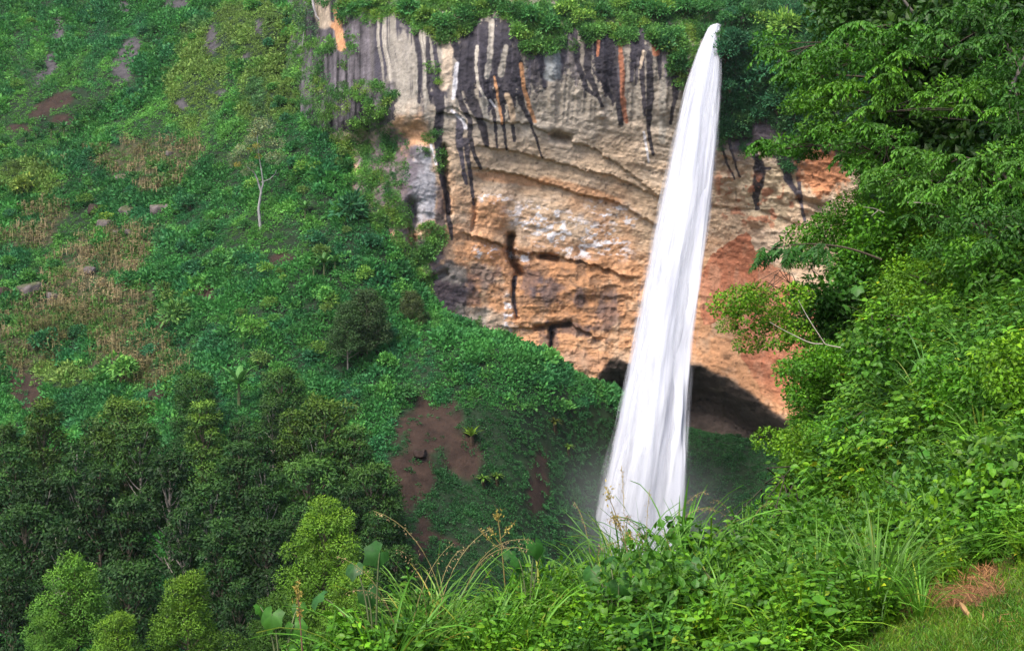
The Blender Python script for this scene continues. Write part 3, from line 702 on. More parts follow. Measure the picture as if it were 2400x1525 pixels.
# ---- withered maize terraces
p, u, v, d = hill_points(100000, lambda u, v, d: d > 95)
k = rng.random(len(p)) < zone(u, v, MAIZE) * .8 * np.clip(.75 + cov(u, v, 150, 25), 0, 1)
p, u, v = p[k], u[k], v[k]
Tst = [stalk_clump(6, 2.0) for _ in range(4)]
c = lerp(np.array([.36, .285, .165]) * np.ones((len(p), 3)), np.array([.13, .13, .05]), np.clip(.35 + .9 * cov(u, v, 151, 50) + .5 * sstep(v, 700, 800), 0, 1)) * rng.uniform(.7, 1.3, (len(p), 1))
V, Q, K = scatter(p, np.tile([0, 0, 1.], (len(p), 1)), rng.uniform(.7, 1.15, len(p)), Tst, c, updir=3)
link('dry_maize', make_mesh('dry_maize', V, Q, K), M_dry)
tag(bpy.data.objects['dry_maize'], 'withered straw coloured maize standing in terraces on the hillside', 'maize', kind='stuff')

# ---- growth hanging over the lip of the cliff and clinging to its ledges
EDGE_U = [600,700,720,740,800,860,900,930,960,1000,1045,1090,1110,1130,1160,1200,1235,1290,1320,1340,1380,1410,1440,1480,1510,1560,1590,1625,1650,1690,1700,1712,1740,1770,1800,1850,1900,1960,2060,2330]
EDGE_V = [340,300,60,0,50,55,40,30,70,85,98,96,70,42,30,72,105,122,95,60,98,85,42,62,70,112,175,165,80,110,335,345,280,262,300,330,300,330,400,500]
LEDGE = [(860,215,60,26,10),(885,240,35,50),(795,240,25,30),(745,230,40,60),(810,140,10,22),(825,95,14,35),(730,150,25,60),(1015,160,18,16),(1025,190,14,8),(765,110,26,22),(1010,320,22,14),(1035,375,16,30),(1000,360,16,10),
  (845,390,55,110,5),(895,350,45,60),(880,420,70,150),(900,540,60,90),(930,345,26,32),(820,330,60,40),(905,440,26,60),(930,400,20,40),(860,560,60,90),(905,590,45,70),(985,560,60,36,-15),(960,610,55,28,-30),(1005,590,20,26),(950,650,70,40),(990,660,30,16,-30),(900,690,90,60),(975,725,40,40),
  (1040,748,42,8,-38),(1120,765,10,24,20),(1690,290,10,60),(1745,300,16,60),(1850,350,22,50),(1460,70,30,40),(1335,105,24,16),(1590,150,22,60),(1240,110,16,30)]
n = 120000
u = rng.uniform(640, 2300, n); v = rng.uniform(-170, 820, n)
ed = np.interp(u, EDGE_U, EDGE_V) + 26 * cov(u, v * 0, 160, 30) + 10 * cov(u, v, 161, 12)
z1 = 1 - sstep(v - ed, -10, 8); z2 = zone(u, v, LEDGE, 8, .45)
k = rng.random(n) < np.clip(z1 * .85 + z2 * .95 * np.clip(.8 + 1.2 * cov(u, v, 162, 20), 0, 1), 0, 1)
u, v, z1 = u[k], v[k], z1[k]
p = on_cliff(u, v); nn = np.tile([0, -1., .25], (len(p), 1))
big = np.clip(.62 + .9 * cov(u, v, 163, 26) + .2 * rng.normal(size=len(p)), .3, 1.5) * np.where(z1 > .5, 1, .72)
tt = np.clip(.5 + .8 * cov(u, v, 164, 38) + .4 * cov(u, v, 165, 14), 0, 1)
c = lerp(np.ones((len(p), 3)) * [.024, .075, .030], [.075, .150, .036], tt); c = lerp(c, [.13, .17, .035], .6 * sstep(cov(u, v, 166, 30), .2, .5)); c = lerp(c, [.020, .070, .040], .7 * sstep(u, 1660, 1700))
c *= rng.uniform(.7, 1.3, (len(p), 1))
V, Q, K = scatter(p + nn * (big * .35)[:, None] * [1, 1, 0], nn, big, Tfine, c, updir=.8)
link('cliff_vegetation', make_mesh('cliff_vegetation', V, Q, K), M_far)
tag(bpy.data.objects['cliff_vegetation'], 'creepers and herbs hanging over the cliff lip and ledges', 'creepers', kind='stuff')

# ------------------------------------------------------------------ shrubs: lumpy domes of leaves, several forms
def shrub_mesh(name, n, leaf, lumps=7, tall=1.0, wide=.55, tip=.35):
    g = Geo(); per = n // lumps
    for k in range(lumps):
        ctr = rand_dir(1, 0.0)[0] * [.55, .55, .5 * tall] * rng.uniform(.4, 1) + [0, 0, .35 * tall]; r = rng.uniform(.35, .6)
        d = rand_dir(per, -.6); p = ctr + d * (r * rng.uniform(.6, 1.05, per) ** .5)[:, None] * [1, 1, .85]
        ax = norm(d + .7 * rand_dir(per) + [0, 0, -.05]); nr = norm(d + [0, 0, .6] + .5 * rand_dir(per))
        V, Q = cards(p, ax, nr, leaf * rng.uniform(.7, 1.35, per), leaf * wide * rng.uniform(.8, 1.2, per))
        h = np.clip(d[:, 2:3] * .5 + .5, 0, 1)
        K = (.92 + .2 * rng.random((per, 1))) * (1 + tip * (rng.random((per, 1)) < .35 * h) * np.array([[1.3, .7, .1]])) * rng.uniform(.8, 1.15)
        g.add(V, Q, np.repeat(K, 4, 0))
    return g.mesh(name)
def stems_mesh(name, n=5, h=.6, r=.025):
    g = Geo()
    for k in range(n):
        a = rng.uniform(0, 6.28); e = np.array([math.cos(a) * .4, math.sin(a) * .4, h])
        V, Q = tube(bez([0, 0, -.1], [e[0] * .3, e[1] * .3, h * .6], e, 5), np.linspace(r, r * .4, 5), 4); g.add(V, Q, [.09, .06, .04])
    return g.mesh(name)
sh_f = [shrub_mesh('shrub_leaves', 520, .20, 8), shrub_mesh('shrub_leaves', 520, .24, 6, 1.3), shrub_mesh('shrub_leaves', 600, .16, 11, .8), shrub_mesh('shrub_leaves', 480, .28, 5, 1.0, .4)]
sh_s = stems_mesh('shrub_stems')
def shrub(p, s, col, label, group, k=None, tilt=None, cat='shrub', name='shrub'):
    r = empty(name, p, label, cat, group); r.scale = (s,) * 3; r.rotation_euler = (rng.normal(0, .12), rng.normal(0, .12), rng.uniform(0, 6.28))
    me = sh_f[rng.integers(len(sh_f)) if k is None else k]
    link('leaves', me, M_far, r, color=col); link('stems', sh_s, M_bark, r)
    return r
def hillpt(u, v, near=90, far=380):
    h, ok = hill.hit([u], [v], near, far); return h[0], ok[0]

# bushes dotted over the slope
SHR = [(905,0)] * 0
cols = [(.028,.088,.032), (.045,.125,.034), (.022,.080,.046), (.075,.145,.036), (.060,.100,.034)]
names = ['dark green bush among the scrub of the steep hillside', 'fresh green bush among the scrub of the steep hillside', 'blue green bush among the scrub of the steep hillside', 'yellow green bush among the scrub of the steep hillside', 'olive bush among the scrub of the steep hillside']
cnt = 0
while cnt < 170:
    u, v = rng.uniform(-20, 960), rng.uniform(-10, 940)
    if v < 300 and u > 700: continue
    zz = np.array([u]), np.array([v])
    if zone(*zz, SOIL)[0] > .3 or zone(*zz, ROCK)[0] > .3 or (zone(*zz, MAIZE)[0] > .3 and rng.random() < .8) or (zone(*zz, PALE)[0] > .4 and rng.random() < .65): continue
    if v > 700 and u < 330 and rng.random() < .5: continue
    h, ok = hillpt(u, v)
    if not ok: continue
    k = rng.choice(5, p=[.34, .26, .2, .1, .1])
    shrub(h - [0, 0, .25], rng.uniform(.9, 2.3), np.array(cols[k]) * rng.uniform(.8, 1.2), names[k], names[k].split(' bush')[0] + ' bushes on the hillside')
    cnt += 1
# big individual bushes one can point at
for u, v, s, c, lab in ((445,470,3.0,(.020,.075,.036),'broad dark green bush beside the mossy boulders on the hillside'), (590,770,3.4,(.062,.150,.035),'round bright green bush in the middle of the hillside'), (300,650,2.6,(.026,.095,.036),'rounded green bush growing in the upper maize terrace'),
                        (108,800,2.6,(.020,.075,.036),'rounded dark green bush standing alone in the withered maize'), (180,770,2.2,(.020,.070,.036),'dark bush above the lone round bush in the maize'), (410,740,3.6,(.050,.105,.034),'low spreading bush over the brown bank in the maize'), (280,880,3.4,(.060,.140,.036),'bright green bush over the small dark hollow'),
                        (820,490,3.8,(.018,.065,.034),'dark green bush at the foot of the left cliff'), (740,205,3.4,(.026,.085,.038),'large green bush on the ledge below the hanging roots'), (250,500,2.0,(.10,.16,.03),'yellow green moss bush on top of the grey boulder'),
                        (450,620,1.8,(.016,.062,.032),'small dark bush above the brown soil patch'), (60,440,3.2,(.095,.13,.034),'olive yellow bush at the left edge of the hillside')):
    h, ok = hillpt(u, v + 20)
    if ok: shrub(h - [0, 0, .3], s, np.array(c), lab, None)
# bushes of the cliff lip
cl_lab = ['leafy green bush overhanging the cliff lip left of the waterfall', 'yellow green bush overhanging the cliff lip left of the waterfall', 'dark green bush beside the waterfall lip on its right']
for u, v, s, k in ((1650,34,2.0,0),(1702,46,2.2,2),(1676,30,1.9,0),(1655,20,2.2,0),(1698,92,2.0,2),(1690,146,2.6,2),(1690,58,1.2,2),(1716,120,2.6,2),(960,30,3,0),(1000,50,3.2,1),(1040,60,3.2,0),(1085,50,3.4,0),(1120,30,2.6,1),(1160,10,3,0),(1200,40,3.2,0),(1245,60,3.4,0),(1290,70,3.2,0),(1320,40,3,1),(1370,50,3.2,1),(1410,40,2.6,0),(1460,20,2.8,1),(1500,30,3,0),(1540,50,3.2,0),(1575,90,2.6,0),(1590,140,2,0),(1550,30,3.4,1),
                   (870,20,2.6,0),(830,30,2.4,0),(900,10,2.4,1),(1640,30,3,0),(1600,40,3,0),(1695,130,2.8,2),(1720,170,3.4,2),(1700,215,2.4,2),(1760,130,3.4,2),(1750,220,3.6,2),(1800,180,3.6,2),(1820,260,3.2,2),(1780,280,2.6,2),(1740,60,3.6,0),(1790,60,3.4,1),(1840,80,4,1),(1870,180,3.8,2),(1860,280,3.2,2),(1900,250,3.4,2),(1690,60,2.6,0),(1680,100,2,0)):
    p = on_cliff(u, v) + np.array([0, -4.2 if 1640 < u < 1717 else -.6, -.6]); c = [(.030,.092,.032),(.085,.150,.036),(.020,.068,.040)][k]
    shrub(p, s * rng.uniform(.75, .95), np.array(c) * rng.uniform(.8, 1.25), cl_lab[k], ['green bushes along the cliff lip', 'yellow green bushes along the cliff lip', 'dark bushes right of the waterfall'][k])

# ------------------------------------------------------------------ boulders
def boulder_mesh(name, seed):
    n = 18
    th = np.linspace(0, math.pi, n); ph = np.linspace(0, 2 * math.pi, 2 * n + 1)
    T, F = np.meshgrid(th, ph, indexing='ij'); d = np.stack([np.sin(T) * np.cos(F), np.sin(T) * np.sin(F), np.cos(T)], -1)
    r = 1 + .22 * fbm(d * 1.3 + seed, 3, 171) + .1 * fbm(d * 4 + seed, 3, 172); p = d * r[..., None] * [1.1, .9, .75]
    p = np.sign(p) * np.minimum(np.abs(p), [.85, .7, .5]) + .07 * fbm(d * 6 + seed, 3, 175, ridge=True)[..., None] * d
    k = np.array([.20, .17, .165]) * (1 + .35 * fbm(d * 3 + seed, 3, 173))[..., None]; k = lerp(k, np.array([.09, .11, .035]), sstep(d[..., 2] + .5 * fbm(d * 3 + seed, 3, 174), .45, .8) * .8)
    return make_mesh(name, p.reshape(-1, 3), grid_quads(n, 2 * n + 1)[:, ::-1], k.reshape(-1, 3), True)
bm_ = [boulder_mesh('boulder', s) for s in (1.0, 9.0, 23.0)]
for k, (u, v, s, lab) in enumerate(((225,488,1.7,'mossy grey boulder with dark underside among green scrub'), (300,492,1.4,'pale grey boulder standing upright among green scrub'), (378,488,1.9,'rounded mossy boulder partly buried in the slope'), (247,520,1.5,'sloping grey boulder just below the mossy boulder'),
    (302,538,.8,'small grey stone below the upright pale boulder'), (275,540,.8,'low brown stone beside the small grey stone'), (72,675,1.9,'broad grey boulder under the straw maize at left'), (10,685,1.6,'dark grey boulder cut off by the left edge'), (215,630,1.2,'grey boulder standing in the dry maize'),
    (285,415,1.2,'brownish boulder below the upper maize terrace'), (125,690,1.3,'small boulder right of the broad grey boulder'), (398,355,.9,'narrow pale stone standing in the upper maize terrace'), (370,925,1.3,'dark stone at the foot of the lower terrace'), (985,1062,.9,'dark block of rock on the bare soil slope'), (372,830,.1,None))):
    if lab is None: continue
    h, ok = hillpt(u, v + 6)
    o = link('boulder', bm_[k % 3], M_stone, None, h + [0, 0, .3 if u > 900 else .02 * s], (rng.normal(0, .25), rng.normal(0, .25), rng.uniform(0, 6.28)), s * 1.15, (.20, .15, .13) if 'dark' in lab else (.68, .66, .66))
    tag(o, lab, 'boulder')

# ------------------------------------------------------------------ banana plants and rosettes on the slope
def banana(name_h, seed):
    """Pseudostem plus long arching leaves (unit: metres)."""
    g = Geo(); gs = Geo()
    V, Q = tube([[0, 0, -.3], [.03, 0, 1.0], [.0, .02, 2.1]], [.16, .13, .08], 6); gs.add(V, Q, [.10, .12, .05])
    for k in range(9):
        a = k * 2.4 + rng.uniform(-.3, .3); el = rng.uniform(.5, 1.35); L = rng.uniform(1.7, 2.5)
        t = np.linspace(0, 1, 9); hd = np.array([math.cos(a), math.sin(a), 0])
        bend = rng.uniform(.6, 1.5)
        ang = el - bend * t ** 1.5; c = np.concatenate([[[0, 0, 0]], np.cumsum((np.cos(ang[:-1])[:, None] * hd + np.sin(ang[:-1])[:, None] * [0, 0, 1]) * L / 8, 0)]) + [0, 0, 2.0]
        sd = np.cross(hd, [0, 0, 1]); wd = .30 * np.sin(np.clip(t * .93 + .07, 0, 1) * math.pi) ** .6 + .01
        tn = norm(np.gradient(c, axis=0)); up = np.cross(sd, tn)
        V = np.stack([c + sd * wd[:, None] - up * wd[:, None] * .25, c, c - sd * wd[:, None] - up * wd[:, None] * .25], 1)
        i = np.arange(27).reshape(9, 3); Q = np.concatenate([np.stack([i[:-1, j], i[:-1, j + 1], i[1:, j + 1], i[1:, j]], -1) for j in (0, 1)])
        g.add(V.reshape(-1, 3), Q, np.array([.055, .135, .05]) * rng.uniform(.75, 1.35))
    return g.mesh('leaves'), gs.mesh('stem')
ban = [banana('b', k) for k in range(3)]
BL = 'blue green banana plant in the cluster on the upper left slope'
for u, v, s, lab, grp in ((85,320,1.1,BL,1),(120,315,1.25,BL,1),(150,310,1.2,BL,1),(175,305,1.1,BL,1),(60,330,1.0,BL,1),(135,335,1.1,BL,1),(230,262,1.0,BL,1),(262,245,1.1,BL,1),(285,235,1.0,BL,1),(215,275,.9,BL,1),(250,270,.9,BL,1),(300,240,.8,BL,1),
    (735,645,1.25,'banana plant with pale wide leaves, left of the pair on the slope',0),(760,640,1.5,'tallest banana plant of the pair with pale wide leaves on the slope',0),(785,630,1.1,'smaller banana plant behind the pale pair near the cliff foot',0),(715,505,1.2,'small banana plant on the green slope below the left cliff',0),
    (560,945,2.2,'banana plant with spiky narrow leaves above the forest crowns',0),(570,815,.9,'small pale banana plant below the round bright bush',0),(595,590,.7,None,0)):
    if lab is None: continue
    h, ok = hillpt(u, v + 8)
    if not ok: continue
    r = empty('banana_plant', h, lab, 'banana plant', 'banana plants clustered on the upper slope' if grp else None); r.scale = (s * .72,) * 3; r.rotation_euler.z = rng.uniform(0, 6.28)
    m = ban[rng.integers(3)]; cc = (.75, .95, 1.15) if grp else (1.35, 1.25, 1.3)
    link('leaves', m[0], M_leaf, r, color=cc); link('stem', m[1], M_bark, r)
def rosette(n, L, droop):
    g = Geo()
    a = np.arange(n) * 2.4; el = rng.uniform(.4, 1.3, n)
    for k in range(n):
        hd = np.array([math.cos(a[k]), math.sin(a[k]), 0]); t = np.linspace(0, 1, 6); an = el[k] - droop * t
        c = np.concatenate([[[0, 0, 0]], np.cumsum((np.cos(an[:-1])[:, None] * hd + np.sin(an[:-1])[:, None] * [0, 0, 1]) * L / 5, 0)])
        sd = np.cross(hd, [0, 0, 1]); wd = .09 * L * np.sin(np.clip(t * .9 + .1, 0, 1) * math.pi) ** .7
        V = np.stack([c + sd * wd[:, None], c - sd * wd[:, None]], 1); i = np.arange(12).reshape(6, 2)
        g.add(V.reshape(-1, 3), np.stack([i[:-1, 0], i[:-1, 1], i[1:, 1], i[1:, 0]], -1), np.array([.11, .17, .04]) * rng.uniform(.7, 1.3))
    return g.mesh('leaves')
ros = [rosette(16, 1.7, .9), rosette(22, 1.5, 1.6)]
def skirt(h):
    g = Geo()
    for k in range(14):
        a = rng.uniform(0, 6.28); V, Q = tube(bez([math.cos(a) * .15, math.sin(a) * .15, 0], [math.cos(a) * .4, math.sin(a) * .4, -.3 * h], [math.cos(a) * .5, math.sin(a) * .5, -h], 5), [.05, .05, .04, .03, .02], 4)
        g.add(V, Q, np.array([.06, .04, .025]) * rng.uniform(.7, 1.4))
    return g.mesh('dead_leaves')
sk = skirt(1.8)
for u, v, s, c, lab in ((1105,1040,1.15,(1.6,1.5,1),'yellow green rosette plant with a skirt of dead leaves on bare soil'), (1132,1138,.9,(.8,.9,.9),'green tufted fern plant below the bare soil slope'), (1165,1130,.8,(.9,.9,.8),'small tufted fern plant right of the larger fern'), (1332,1060,.8,(1,1,.8),'upright tufted plant on the shaded slope left of the waterfall'), (1300,1005,1.0,(.5,.35,.3),'brown dead rosette plant on the shaded slope')):
    h, ok = hillpt(u, v)
    r = empty('rosette_plant', h + [0, 0, .9 * s], lab, 'plant'); r.scale = (s,) * 3
    link('leaves', ros[0 if u < 1130 else 1], M_leaf, r, color=c); link('dead_leaves', sk, M_bark, r)
# ================================================================== TREES OF THE VALLEY
def branch_pts(p0, p1, sag, n=7):
    m = (np.asarray(p0) + np.asarray(p1)) / 2 + sag; return bez(p0, m, p1, n)
def tree_mesh(H, Wd, nb, leaf, per, crown_lo=.25, pointy=.6, leafw=.35, hang=.5, bare=0.0, lit_tint=(2.0, 1.15, .2), lean=0.0, rough=0):
    """One tree: (crown mesh, trunk mesh); foliage sits in tufts at the ends of limbs."""
    g, gt = Geo(), Geo()
    top = np.array([lean * H, 0, H]); tr = branch_pts([0, 0, -.8 * H], top * .97, [rng.normal(0, .02 * H), rng.normal(0, .02 * H), 0], 10)
    V, Q = tube(tr, np.linspace(.028 * H ** .9, .004 * H, 10), 7); gt.add(V, Q, [.30, .27, .24])
    for k in range(nb):
        f = crown_lo + (1 - crown_lo) * (k + rng.random()) / nb; base = tr[0] + (tr[-1] - tr[0]) * (max(f - .12, .05) * .97 + .8) / 1.77
        prof = (math.sin(min(1, (1 - f) / (1 - crown_lo) * 1.1 + .10) * math.pi * .5) ** pointy)
        a = k * 2.399 + rng.uniform(-.4, .4); rr = Wd * prof * (rng.uniform(.35, 1.12) if rough else rng.uniform(.5, 1.05))
        e = np.array([math.cos(a) * rr + lean * H * f, math.sin(a) * rr, H * f + rng.uniform(-.02, .05) * H])
        bp_ = branch_pts(base, e, [0, 0, -.04 * H]); V, Q = tube(bp_, np.linspace(.009 * H ** .8, .0025 * H, 7), 4); gt.add(V, Q, [.26, .235, .21])
        if rng.random() < bare: continue
        r = (.20 + .24 * rng.random()) * Wd * (.55 + .45 * prof) + .25
        n = int(per * (r / (.3 * Wd)) ** 1.4)
        d = rand_dir(n, -.75); q = e + d * (r * rng.uniform(.25, 1.0, n) ** .5)[:, None] * [1, 1, .8]
        ax = norm(.7 * d + .8 * rand_dir(n) + [0, 0, -hang]); nr = norm(d + .5 * rand_dir(n) + [0, 0, .5])
        V, Q = cards(q, ax, nr, leaf * rng.uniform(.7, 1.3, n), leaf * leafw * rng.uniform(.8, 1.2, n))
        lit_top = np.clip(d[:, 2:3] * .7 + .25, 0, 1) * np.clip(f * 1.25 - .1, 0, 1) ** 1.6
        K = rng.uniform(.75, 1.2) * (.88 + .24 * rng.random((n, 1))) * (1 + lit_top * (.5 + .6 * rng.random((n, 1))) * np.array([lit_tint]))  # upper, upward-facing leaves tinted yellow green to paint sunlit crown tops
        g.add(V, Q, np.repeat(K, 4, 0))
    return g.mesh('crown'), gt.mesh('trunk', True)

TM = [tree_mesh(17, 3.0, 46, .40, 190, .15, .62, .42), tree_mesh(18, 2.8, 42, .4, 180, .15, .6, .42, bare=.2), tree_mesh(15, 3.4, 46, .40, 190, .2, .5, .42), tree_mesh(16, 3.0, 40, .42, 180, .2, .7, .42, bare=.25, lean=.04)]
YM = [tree_mesh(11, 3.3, 46, .24, 420, .05, .75, .42, lit_tint=(1.0, .6, .05), hang=.35, rough=1), tree_mesh(10, 3.0, 42, .22, 420, .05, .85, .42, lit_tint=(1.0, .6, .05), hang=.25, rough=1)]
def tree(u, v, d, hpx, mesh, col, lab, grp=None, name='tree', bark=(1, 1, 1), H0=None, flip=0):
    """Stand a tree so that its top shows at pixel (u, v) and it is hpx pixels tall."""
    top = P(u, v, d); h = hpx * d / FPX
    base = np.array([top[0], top[1], top[2] - h]); g = hill.z(base[0], base[1])
    r = empty(name, base, lab, 'tree', grp); s = h / H0; r.scale = (s, s, s)
    r.rotation_euler.z = rng.uniform(0, 6.28)
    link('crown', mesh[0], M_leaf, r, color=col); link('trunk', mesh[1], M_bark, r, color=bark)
    return r
HH = {0: 17, 1: 18, 2: 15, 3: 16}
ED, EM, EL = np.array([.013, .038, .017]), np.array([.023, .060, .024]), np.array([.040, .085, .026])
g1 = 'tall dark trees of the valley wood'
LB = {0: 'tall dark green tree in the dense wood at lower left', 1: 'tree with yellow green lit tint painted on its top, edge of the wood'}
FOREST = [ # u, v(top), d, height px, form, colour, label
 (100,950,150,380,0,EL,'tall tree at the left end of the wood with a yellowish pointed top'), (290,935,150,330,2,EL,'broad tree with a yellow green top beside the left end tree of the wood'), (475,950,148,330,0,EL,'tree with a rounded yellow green top in front of the spiky banana plant'), (330,990,146,330,3,EM,'second yellow topped tree just in front of the broad one'),
 (760,935,148,380,2,EL,'wide yellow green tree nearest the bare soil slope'), (690,970,146,300,0,EL,'smaller yellow green tree left of the wide tree by the bare soil'), (660,865,165,260,2,EM,'dark round crowned tree above the wood, right of the spiky banana plant'), (460,870,165,230,2,EM,'olive tree standing above the wood left of the spiky banana plant'), (640,935,155,280,1,EM*1.1,'pale loose tree between the two rounded crowns of the wood'),
 (30,1060,135,400,0,ED,None),(180,1040,138,420,1,ED,None),(230,1100,130,420,0,ED,None),(390,1060,135,420,3,ED,None),(560,1050,138,400,0,ED,None),(620,1090,132,380,1,ED,None),(720,1080,136,380,2,EM,None),(830,1010,145,380,0,EM,None),(870,1090,140,330,2,EM,None),(820,1150,134,330,0,ED,None),
 (60,1190,122,420,2,ED,None),(140,1230,118,400,1,ED,None),(300,1180,124,420,0,ED,None),(430,1190,122,420,1,ED,None),(520,1230,118,380,0,ED,None),(620,1220,120,400,2,ED,None),(700,1200,124,360,0,ED,None),(20,1330,112,380,0,ED,None),(300,1320,112,380,2,ED,None),(560,1370,110,340,0,ED,None),(640,1330,114,340,1,ED,None),
 (780,1260,124,330,2,ED,None),(880,1210,132,300,0,ED,None),(930,1280,130,260,2,ED,None),(860,1340,122,280,0,ED,None),(500,1130,128,400,3,ED,None),(100,1120,130,400,3,ED,None),(740,1020,143,330,1,EM,None),(560,980,150,280,1,ED,None),(900,1130,145,220,2,ED,None),(0,1000,150,300,2,EM,None),(210,990,152,300,3,EM,None),(600,1010,145,330,0,ED,None)]
for u, v, d, hp_, k, c, lab in FOREST:
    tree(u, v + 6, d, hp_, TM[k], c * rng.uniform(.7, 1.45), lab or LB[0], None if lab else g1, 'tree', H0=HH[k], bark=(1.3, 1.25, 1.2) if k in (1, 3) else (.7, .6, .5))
Y1, Y2 = np.array([.085, .165, .026]), np.array([.066, .150, .034])
for u, v, d, hp_, k, c, lab in ((762,1182,88,330,0,Y1,'bright yellow green young tree alone in front of the dark wood'), (175,1318,72,330,0,Y2,'bright green young tree at bottom left, taller of the close pair'), (275,1440,68,240,1,Y1,'smaller yellow green tree at the foot of the bottom left tree'), (440,1350,76,300,1,Y1*.85,'narrow young tree between the bottom left tree and the tall grass'), (830,1330,84,240,0,Y1,'yellow green young tree behind the large leaved plants'), (640,1400,80,240,1,Y2*.6,'dull green young tree behind the grass tuft'), (110,1440,70,200,1,Y2,'low green tree at the left foot of the bottom left tree')):
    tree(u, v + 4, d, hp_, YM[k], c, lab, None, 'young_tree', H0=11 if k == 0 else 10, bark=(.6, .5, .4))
# trees on the open slope
OT = tree_mesh(11, 3.2, 44, .32, 210, .3, .5, .5, bare=.05, lit_tint=(.4, .3, .1))
for u, v, d, hp_, c, lab in ((860,690,182,170,(.036,.060,.034),'grey green tree with thin pale stems at the foot of the cliff'), (965,690,190,110,(.050,.065,.034),'small sparse olive tree against the dark cliff foot'), (815,720,180,150,(.035,.070,.034),'dull green tree left of the grey green tree below the cliff'), (570,330,212,120,(.045,.07,.036),None)):
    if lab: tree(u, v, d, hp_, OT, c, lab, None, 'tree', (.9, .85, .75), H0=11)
# ================================================================== NEAR BANK VEGETATION
def bankpt(u, v, near=3.5, far=75):
    h, ok = bank.hit(np.atleast_1d(u), np.atleast_1d(v), near, far, 260); return h, ok
def herb(n, L, H, spread=.5, wide=.62, hang=.2, var=.25, pairs=5):
    """A few stems with opposite leaves, about H high."""
    g = Geo(); ns = max(3, n // (2 * pairs))
    for k in range(ns):
        a = rng.uniform(0, 6.28); e = np.array([math.cos(a) * spread * rng.uniform(.3, 1), math.sin(a) * spread * rng.uniform(.3, 1), H * rng.uniform(.65, 1.05)])
        st = bez([0, 0, -.05], [e[0] * .3, e[1] * .3, e[2] * .7], e, pairs + 2); V, Q = tube(st, .006, 3); g.add(V, Q, [.8, .8, .6])
        t = norm(np.gradient(st, axis=0)); pp, ax, nr = [], [], []
        for j in range(1, pairs + 2):
            b = a + j * 1.57 + rng.uniform(-.5, .5)
            for sgn in (1, -1):
                d = np.array([math.cos(b) * sgn, math.sin(b) * sgn, rng.uniform(-.25, .5)]); pp.append(st[j]); ax.append(d); nr.append(t[j] + .5 * rng.normal(size=3) * .6)
        m = len(pp); sz = L * rng.uniform(.6, 1.2, m); V, Q = leaves(np.array(pp), np.array(ax), np.array(nr), sz, sz * wide, .15, hang)
        g.add(V, Q, np.repeat(rng.uniform(1 - var, 1 + var, (m, 1)) * np.array([[1, 1, 1.]]) + (rng.random((m, 1)) < .2) * np.array([[.4, .2, 0]]) + (rng.random((m, 1)) < .035) * np.array([[2.6, .6, .6]]), LV, 0))
    return g.get()
def pick_uv(n, u0, u1, v0, v1):
    u = rng.uniform(u0, u1, n); v = rng.uniform(v0, v1, n); h, ok = bankpt(u, v); return h[ok], u[ok], v[ok]

def blades(n, L, w):
    g = Geo(); a = rng.uniform(0, 6.28, n); hd = np.c_[np.cos(a), np.sin(a), 0 * a]; el = rng.uniform(.7, 1.5, n); l = L * rng.uniform(.5, 1.1, n)
    p0 = hd * rng.uniform(0, .2, (n, 1)); d0 = np.cos(el)[:, None] * hd + np.sin(el)[:, None] * [0, 0, 1]; sd = norm(np.cross(hd, [0, 0, 1]) + .3 * rng.normal(size=(n, 3)))
    pts = [p0 + d0 * (l * t)[:, None] - np.array([0, 0, .55]) * (l * t ** 2.4)[:, None] + hd * (l * .25 * t * t)[:, None] for t in (0, .3, .6, .85, 1.0)]
    V = np.stack([q + sg * sd * w * b for q, b in zip(pts, (.4, .5, .42, .25, .03)) for sg in (-1, 1)], 1).reshape(-1, 3); i = np.arange(n)[:, None] * 10
    Q = np.concatenate([i + [2 * k, 2 * k + 1, 2 * k + 3, 2 * k + 2] for k in range(4)]); g.add(V, Q, np.repeat(np.array([[1.25, 1.12, 1.2]]) * rng.uniform(.7, 1.35, (n, 1)), 10, 0)); return g.get()
T_near = [herb(64, .055, .36, .22), herb(60, .062, .44, .2, .5), herb(70, .048, .28, .25, .78), herb(48, .075, .40, .22, .55), herb(60, .055, .52, .16, .45), herb(24, .11, .42, .2, .62), blades(26, .55, .010), blades(22, .7, .013)]
T_farb = [blades(40, 1.0, .016), herb(90, .10, .8, .5), herb(84, .12, .9, .45, .5), herb(90, .085, .7, .5, .75)]
LAWN_V = lambda u: np.interp(u, [1850, 1960, 2060, 2130, 2200, 2330, 2420, 2520], [1640, 1535, 1490, 1445, 1385, 1335, 1310, 1290])
p, u, v = pick_uv(24000, -120, 2520, -160, 1720); p2, u2, v2 = pick_uv(9000, 2520, 3700, -100, 1900); p, u, v = np.concatenate([p, p2]), np.concatenate([u, u2]), np.concatenate([v, v2])
d = proj(p)[2]
lawn = v > LAWN_V(u) + 14 * cov(u, v, 200, 40); dryz = zone(u, v, DRYP)
k = ~lawn & (rng.random(len(p)) > 1.1 * dryz); p, u, v, d = p[k], u[k], v[k], d[k]
tt = np.clip(.5 + .9 * cov(u, v, 201, 60) + .35 * rng.normal(size=len(p)) * .5, 0, 1)
c = lerp(np.ones((len(p), 3)) * [.062, .155, .032], [.125, .255, .036], tt); c = lerp(c, [.070, .170, .066], .7 * sstep(cov(u, v, 202, 90), .1, .35)); c = lerp(c, [.19, .27, .035], .5 * sstep(cov(u, v, 203, 40), .35, .6))
up_ = sstep(-v, -620, -380) * sstep(u, 1900, 2000); c = lerp(c, [.028, .085, .026], .75 * up_)  # leaves of the upper bank darkened to paint deep shade under the trees
c = lerp(c, [.034, .095, .030], .75 * sstep(cov(u, v, 209, 45), .12, .4)); c *= rng.uniform(.65, 1.3, (len(p), 1))
nn = bank.nrm(p[:, 0], p[:, 1])
